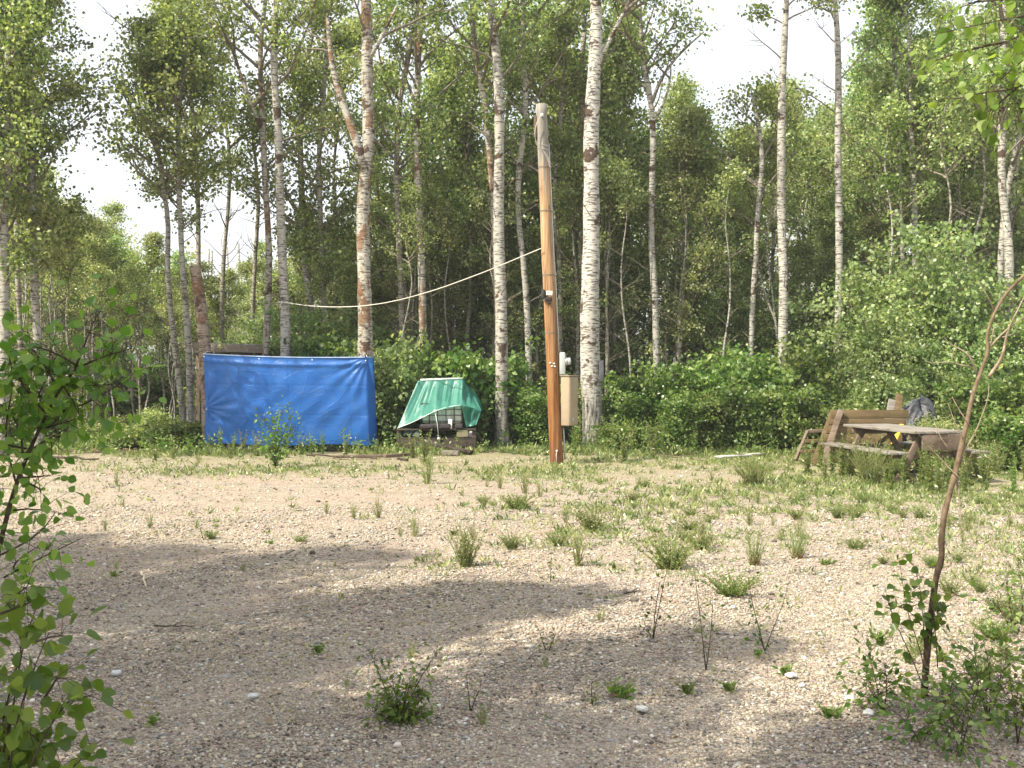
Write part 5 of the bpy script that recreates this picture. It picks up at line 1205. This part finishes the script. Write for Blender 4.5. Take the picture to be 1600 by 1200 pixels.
    tw = [([(1533, 592), (1520, 570), (1511, 550), (1495, 543), (1482, 535), (1474, 527)], 4.5), ([(1517, 573), (1500, 572), (1488, 562), (1476, 565), (1462, 571), (1450, 564)], 3), ([(1488, 562), (1494, 548), (1496, 535)], 2), ([(1548, 542), (1560, 525), (1574, 512), (1590, 502), (1612, 488)], 4),
          ([(1541, 588), (1556, 575), (1563, 556), (1568, 535), (1574, 512), (1582, 490), (1595, 470), (1612, 440)], 6), ([(1568, 527), (1580, 522), (1592, 520)], 2.5), ([(1547, 545), (1553, 500), (1572, 508)], 2.5), ([(1496, 722), (1508, 703), (1522, 680), (1532, 655), (1540, 620), (1545, 600)], 4),
          ([(1507, 690), (1494, 672), (1488, 650), (1480, 630)], 3), ([(1494, 745), (1480, 728), (1462, 708), (1446, 692), (1428, 672)], 3), ([(1497, 728), (1498, 768), (1501, 800), (1500, 832)], 5), ([(1487, 705), (1470, 690), (1463, 660)], 2.2), ([(1556, 490), (1545, 470), (1530, 440)], 2.5), ([(1572, 458), (1585, 470), (1600, 474)], 2.5), ([(1510, 665), (1495, 640), (1488, 620)], 2)]
    mb = MB()
    for pts, w_ in tw:
        P = smooth_path([q(x, y, rng.normal(0, .02)) for x, y in pts], .03); mb.tube(P, np.linspace(w_ / 2 / FPX * Y, .0012, len(P)), 5)
    mb.build('twig', plain("pale_twig", (.18, .14, .09), (.36, .29, .20), (30, 30, 30)), root, smooth=True)
    mt, ml = MB(), MB()     # leafy sprout at its foot
    for pts, n in [([(1446, 1085), (1436, 1020), (1420, 960), (1405, 900), (1400, 870)], 16), ([(1446, 1060), (1445, 980), (1435, 920), (1425, 880)], 26), ([(1440, 1080), (1415, 1010), (1392, 960), (1380, 915)], 15), ([(1446, 1030), (1452, 970), (1445, 920)], 22), ([(1450, 1000), (1462, 970), (1470, 960)], 10), ([(1445, 980), (1420, 950), (1390, 940)], 12)]:
        leafy_limb(mt, ml, rng, [q(x, y, rng.normal(-.03, .04)) for x, y in pts], .0035, n, .046, tint=.32, spread=.045, m=0, u0=.45)
    mt.build('sprout_stem', M['twig_dark'], root, smooth=True); ml.build('sprout_foliage', M['leaf_near'], root)
    # overhanging aspen whose trunk stands just outside the picture
    b = np.array([3.0, 3.7, 0]); root = thing('aspen_tree', "aspen just outside the picture whose lit branches hang into the top corner", 'tree', b)
    mt, ml = MB(), MB(); Pt = smooth_path([[0, 0, -.1], [.03, .02, 1.5], [-.02, 0, 3], [.02, .05, 4.4], [0, 0, 5.6]], .3); mt.tube(Pt, np.linspace(.085, .03, len(Pt)), 12)
    mt.build('trunk', M['bark'], root, smooth=True); mt = MB()
    def limb(Y, pts, r, n, L, sp, ti, dy=.12):
        q = lambda px, py: at(px, py, Y) - b
        leafy_limb(mt, ml, rng, [q(x, y) + np.array([0, rng.normal(0, dy), 0]) for x, y in pts], r, n, L, tint=ti, spread=sp, u0=.2, droop=1.2)
    for pts, n in [([(1960, -40), (1720, 20), (1620, 60), (1540, 90), (1470, 130), (1450, 150)], 40), ([(1720, 20), (1640, 110), (1580, 150), (1530, 175), (1480, 180), (1455, 182)], 44), ([(1700, 40), (1640, 130), (1600, 165), (1575, 190), (1560, 215)], 34), ([(1620, 60), (1560, 120), (1510, 160)], 30), ([(1540, 90), (1500, 95), (1450, 100)], 26), ([(1750, 90), (1660, 150), (1600, 195)], 24), ([(1560, 150), (1520, 195), (1500, 205)], 12), ([(1700, 0), (1600, 20), (1520, 30), (1460, 40)], 30)]:
        limb(4.3, [(x_ + 35, y_ - 25) for x_, y_ in pts], .006, int(n * 1.4), .044, .065, .85)
    mt.build('limb', M['twig_dark'], root, smooth=True); mt = MB()
    for pts, n in [([(2400, -300), (2000, -60), (1700, 20), (1560, 48), (1480, 60), (1430, 74)], 20), ([(1900, -20), (1680, 70), (1600, 100), (1560, 120)], 16), ([(1750, 10), (1640, 20), (1540, 10), (1470, 30)], 18), ([(1700, 60), (1640, 90), (1610, 120)], 4)]:
        limb(2.9, [(x_ + 30, y_ - 15) for x_, y_ in pts], .004, int(n * 1.2), .047, .05, .6, .05)
    mt.build('limb', M['twig_dark'], root, smooth=True); ml.build('crown', M['leaf_near'], root)


near_plants()


# ------------------------------------------------------------------ single plants on the near gravel
def stalk(name, label, base, tops, n, L, tint, leafm='leaf_near', r=.0035, spread=.03, cat='weed', wf=.7):
    rng = np.random.default_rng(int(base[0] * 7 + base[1])); b = gnd(*base); Y = b[1]; root = thing(name, label, cat, b); mt, ml = MB(), MB()
    for pts in tops:
        leafy_limb(mt, ml, rng, [np.array([0, 0, -.01])] + [at(x, y, Y) - b + np.array([0, rng.normal(0, .03), 0]) for x, y in pts], r, n, L, tint=tint, spread=spread, u0=.2, wf=wf)
    mt.build('stem', M['twig_dark'], root, smooth=True); ml.build('foliage', M[leafm], root)


stalk('leafy_seedling', "leafy bright green weed with several upright stems at the near edge of the gravel", (626, 1128), [[(605, 1085), (590, 1040), (577, 1012)], [(640, 1090), (668, 1040), (686, 1022)], [(620, 1080), (612, 1060)], [(645, 1100), (660, 1080)], [(600, 1110), (590, 1090)], [(635, 1085), (640, 1068)], [(610, 1115), (630, 1095)], [(650, 1118), (664, 1100)], [(600, 1120), (580, 1104)], [(640, 1120), (655, 1112)], [(618, 1112), (618, 1090)]], 44, .034, .6, 'leaf_near', spread=.032, wf=.5)
stalk('thin_seedling', "pair of thin leafy stems standing beside the widest weed patch", (1020, 1000), [[(1028, 950), (1040, 900), (1042, 880)], [(1022, 960), (1030, 905)], [(1012, 980), (1003, 965)]], 12, .028, .2)
stalk('thin_seedling', "thin dark-leaved seedling with one tall straight stem rooted in the shade edge", (1103, 1045), [[(1096, 980), (1088, 920), (1083, 885)], [(1108, 1010), (1115, 960), (1113, 935)]], 13, .026, .12)
stalk('thin_seedling', "spreading seedling with two thin leaning stems, just past the fine-leaved mound", (1195, 1015), [[(1188, 985), (1176, 940), (1170, 900)], [(1205, 990), (1222, 950), (1236, 910)], [(1190, 1000), (1180, 980)]], 13, .028, .35)
stalk('leafy_seedling', "small leafy sapling with pale tips growing right in front of the blue tarp", (430, 729), [[(425, 690), (416, 660), (404, 645)], [(432, 690), (438, 660), (440, 634)], [(435, 695), (450, 660), (459, 638)], [(428, 690), (424, 650), (422, 640)], [(425, 710), (412, 690)], [(438, 700), (452, 680), (456, 662)], [(428, 700), (430, 670)]], 70, .055, .6, 'leaf_near', r=.006, spread=.075, cat='sapling', wf=.8)
stalk('upright_weed', "two short upright weeds side by side in the shaded gravel", (855, 1020), [[(846, 1000), (842, 985)], [(864, 1005), (868, 988)]], 22, .02, .6, 'weed', spread=.014)
stalk('upright_weed', "slim upright weed in the sunlit gravel left of the thin wispy tuft", (860, 908), [[(860, 890), (862, 872)]], 24, .024, .5, 'leaf_shrub', spread=.02)
stalk('upright_weed', "small leafy weed with a tall tip at the edge of the tree shade", (318, 842), [[(314, 825), (313, 815)], [(324, 836)]], 12, .02, .5, 'weed', spread=.014)
stalk('upright_weed', "thin weed on the shaded gravel a step beyond the leafy near weed", (735, 1110), [[(732, 1080), (728, 1060)], [(742, 1090), (752, 1070)]], 14, .02, .5, 'weed', spread=.018)
stalk('upright_weed', "little pale weed on the near gravel between the leafy weed and the seedlings", (925, 1098), [[(922, 1080), (925, 1062)], [(932, 1086)]], 14, .02, .6, 'weed', spread=.016)
# broad green plants in the near corner
for k, (x, y, t, lab) in enumerate([(1545, 1130, [[(1530, 1060), (1520, 1010)], [(1560, 1060), (1575, 1010)], [(1540, 1080), (1500, 1040)], [(1550, 1050), (1545, 1000)]], "pointed-leaf green plant in the near corner beside the bare sapling"),
                                    (1500, 1180, [[(1490, 1130), (1480, 1090)], [(1520, 1120), (1530, 1080)], [(1505, 1130), (1500, 1100)]], "low pointed-leaf green plant at the bottom edge in front of the bare sapling"),
                                    (1590, 1160, [[(1580, 1080), (1570, 1010)], [(1600, 1080), (1610, 1000)], [(1585, 1100), (1550, 1060)]], "tallest green plant in the near corner, cut by the picture's edge"),
                                    (1480, 1100, [[(1490, 1060)], [(1470, 1085)]], "small green plant between the bare sapling's foot and the corner plants"),
                                    (1380, 1110, [[(1370, 1060), (1360, 1010)], [(1390, 1070), (1380, 1030)], [(1365, 1080), (1350, 1060)]], "grey-green seedling with toothed leaves beside the bare sapling's foot"),
                                    (1590, 990, [[(1580, 950), (1570, 900)], [(1600, 950), (1600, 880)], [(1570, 970), (1550, 930)]], "airy green plant at the picture's edge beyond the corner plants"),
                                    (1440, 1160, [[(1430, 1140), (1410, 1120)], [(1450, 1135), (1460, 1115)]], "flat leafy weed at the bottom edge below the bare sapling")]):
    stalk('broad_weed', lab, (x, y), t, 55, .040, .55, ['leaf_near', 'leaf_shrub'][k % 2], spread=.06, wf=.55, r=.0025)


# ------------------------------------------------------------------ stones and sticks
def stone(label, px, py, r, c0, c1, seed, name='stone', squash=.6):
    rng = np.random.default_rng(seed); import bmesh
    bm = bmesh.new(); bmesh.ops.create_icosphere(bm, subdivisions=3, radius=r)
    ph = rng.uniform(0, 6, 6)
    for v in bm.verts:
        n = v.co.normalized(); k = 1 + .16 * math.sin(n.x * 3 + ph[0]) * math.sin(n.y * 4 + ph[1]) + .09 * math.sin(n.z * 7 + ph[2] + n.x * 5) + .05 * math.sin(n.x * 13 + ph[3]) * math.sin(n.y * 11 + ph[4])
        v.co *= k; v.co.z *= squash
    me = bpy.data.meshes.new(name); bm.to_mesh(me); bm.free(); me.materials.append(plain("stone_face", c0, c1, (14, 14, 14), .85, .004))
    for p in me.polygons: p.use_smooth = True
    o = bpy.data.objects.new(name, me); COL.objects.link(o); g = gnd(px, py); o.location = (g[0], g[1], r * squash * .45); o.rotation_euler = (0, 0, rng.uniform(0, 6)); tag(o, label, 'stone')


wh = ((.62, .61, .58), (.80, .79, .76))
stone("white rock by the foot of the blue tarp beside the broken snag", 330, 703, .14, (.52, .50, .47), (.70, .68, .64), 1, squash=.8)
stone("largest white stone on the near gravel, before the bare sapling", 1357, 1116, .028, *wh, 2)
stone("bright white stone beside a flatter one, closer to the seedling than the largest one", 1328, 1094, .026, *wh, 3)
stone("flat white stone at the shade edge below the spreading seedling", 1236, 1056, .030, *wh, 4, squash=.35)
stone("small white stone a little beyond the flat one in the shade edge", 1253, 1072, .017, *wh, 5)
stone("pale stone on the gravel just behind the fine-leaved weed mound", 1146, 950, .02, *wh, 6)
stone("whitish stone in the shaded gravel left of the near leafy weed", 395, 1088, .026, (.45, .46, .45), (.62, .63, .62), 7, squash=.4)
stone("pale flat stone among the shaded gravel in the middle foreground", 1003, 1108, .028, (.50, .50, .47), (.66, .66, .62), 8, squash=.35)
stone("round light grey stone lying in the shade near the low corner bush", 182, 1053, .024, (.48, .49, .48), (.64, .65, .64), 9)
stone("small sunlit pale stone right of the tallest thin seedling", 1296, 905, .02, *wh, 10, squash=.4)
RS_ = np.random.default_rng(90)


def stick(label, a, b, r, m='twig'):
    a, b = gnd(*a), gnd(*b); n = 7; t = np.linspace(0, 1, n)[:, None]; P = (b - a) * t + RS_.normal(0, .012, (n, 3)) * np.linalg.norm(b - a); P[:, 2] = r * 1.2 + np.abs(RS_.normal(0, r * .6, n))
    mb = MB(); mb.tube(P, np.linspace(r, r * .5, n), 6); k = n // 2; mb.tube([P[k], P[k] + [.05, .06, .02]], [r * .6, r * .3], 5)
    o = mb.build('fallen_stick', M[m], loc=a, smooth=True); tag(o, label, 'stick')


M['pale_stick'] = plain("bleached_stick", (.50, .42, .28), (.68, .60, .44), (20, 20, 20))
stick("bleached pale stick lying in the tree shade on the gravel", (219, 897), (229, 920), .010, 'pale_stick')
stick("dark twig lying on the shaded gravel past the pale stick", (240, 980), (300, 982), .006, 'twig_dark')
stick("short dark stick on the sunny gravel beside the thin seedlings", (975, 930), (1000, 926), .008, 'twig_dark')
stick("thin dark twig just below the short dark stick", (948, 948), (972, 947), .004, 'twig_dark')
stick("thin twig lying across the sunny gravel right of the pair of thin stems", (1042, 933), (1080, 934), .004, 'twig_dark')
stick("long dark branch lying at the wood's edge behind the leafy near sapling", (55, 716), (150, 722), .03, 'twig_dark')
stick("dark fallen branch in the shade at the foot of the blue tarp's far end", (480, 714), (590, 719), .02, 'twig_dark')
stick("grey fallen branch lying before the white-trunked aspen with the shaggy foot", (752, 708), (800, 706), .015)
stick("dark twig lying on the sunny gravel below the leaning grass tuft", (462, 799), (485, 798), .005, 'twig_dark')
stick("dry brown stick across the gravel edge near the power pole's shadow", (912, 729), (950, 731), .006, 'twig')


def haze():  # thin haze volume, added to lighten the dark gaps between the trunks
    m = bpy.data.materials.new("gap_lifting_haze"); m.use_nodes = True; nt = m.node_tree; nt.nodes.clear()
    out = nt.nodes.new("ShaderNodeOutputMaterial"); v = nt.nodes.new("ShaderNodeVolumePrincipled")
    v.inputs['Color'].default_value = (.93, .95, .95, 1); v.inputs['Density'].default_value = 0.0011; v.inputs['Anisotropy'].default_value = 0.2
    nt.links.new(v.outputs[0], out.inputs['Volume'])
    mb = MB(); mb.box((0, 50, 7.0), (340, 300, 17.0)); o = mb.build('haze', m); tag(o, None, None, kind='stuff')


haze()
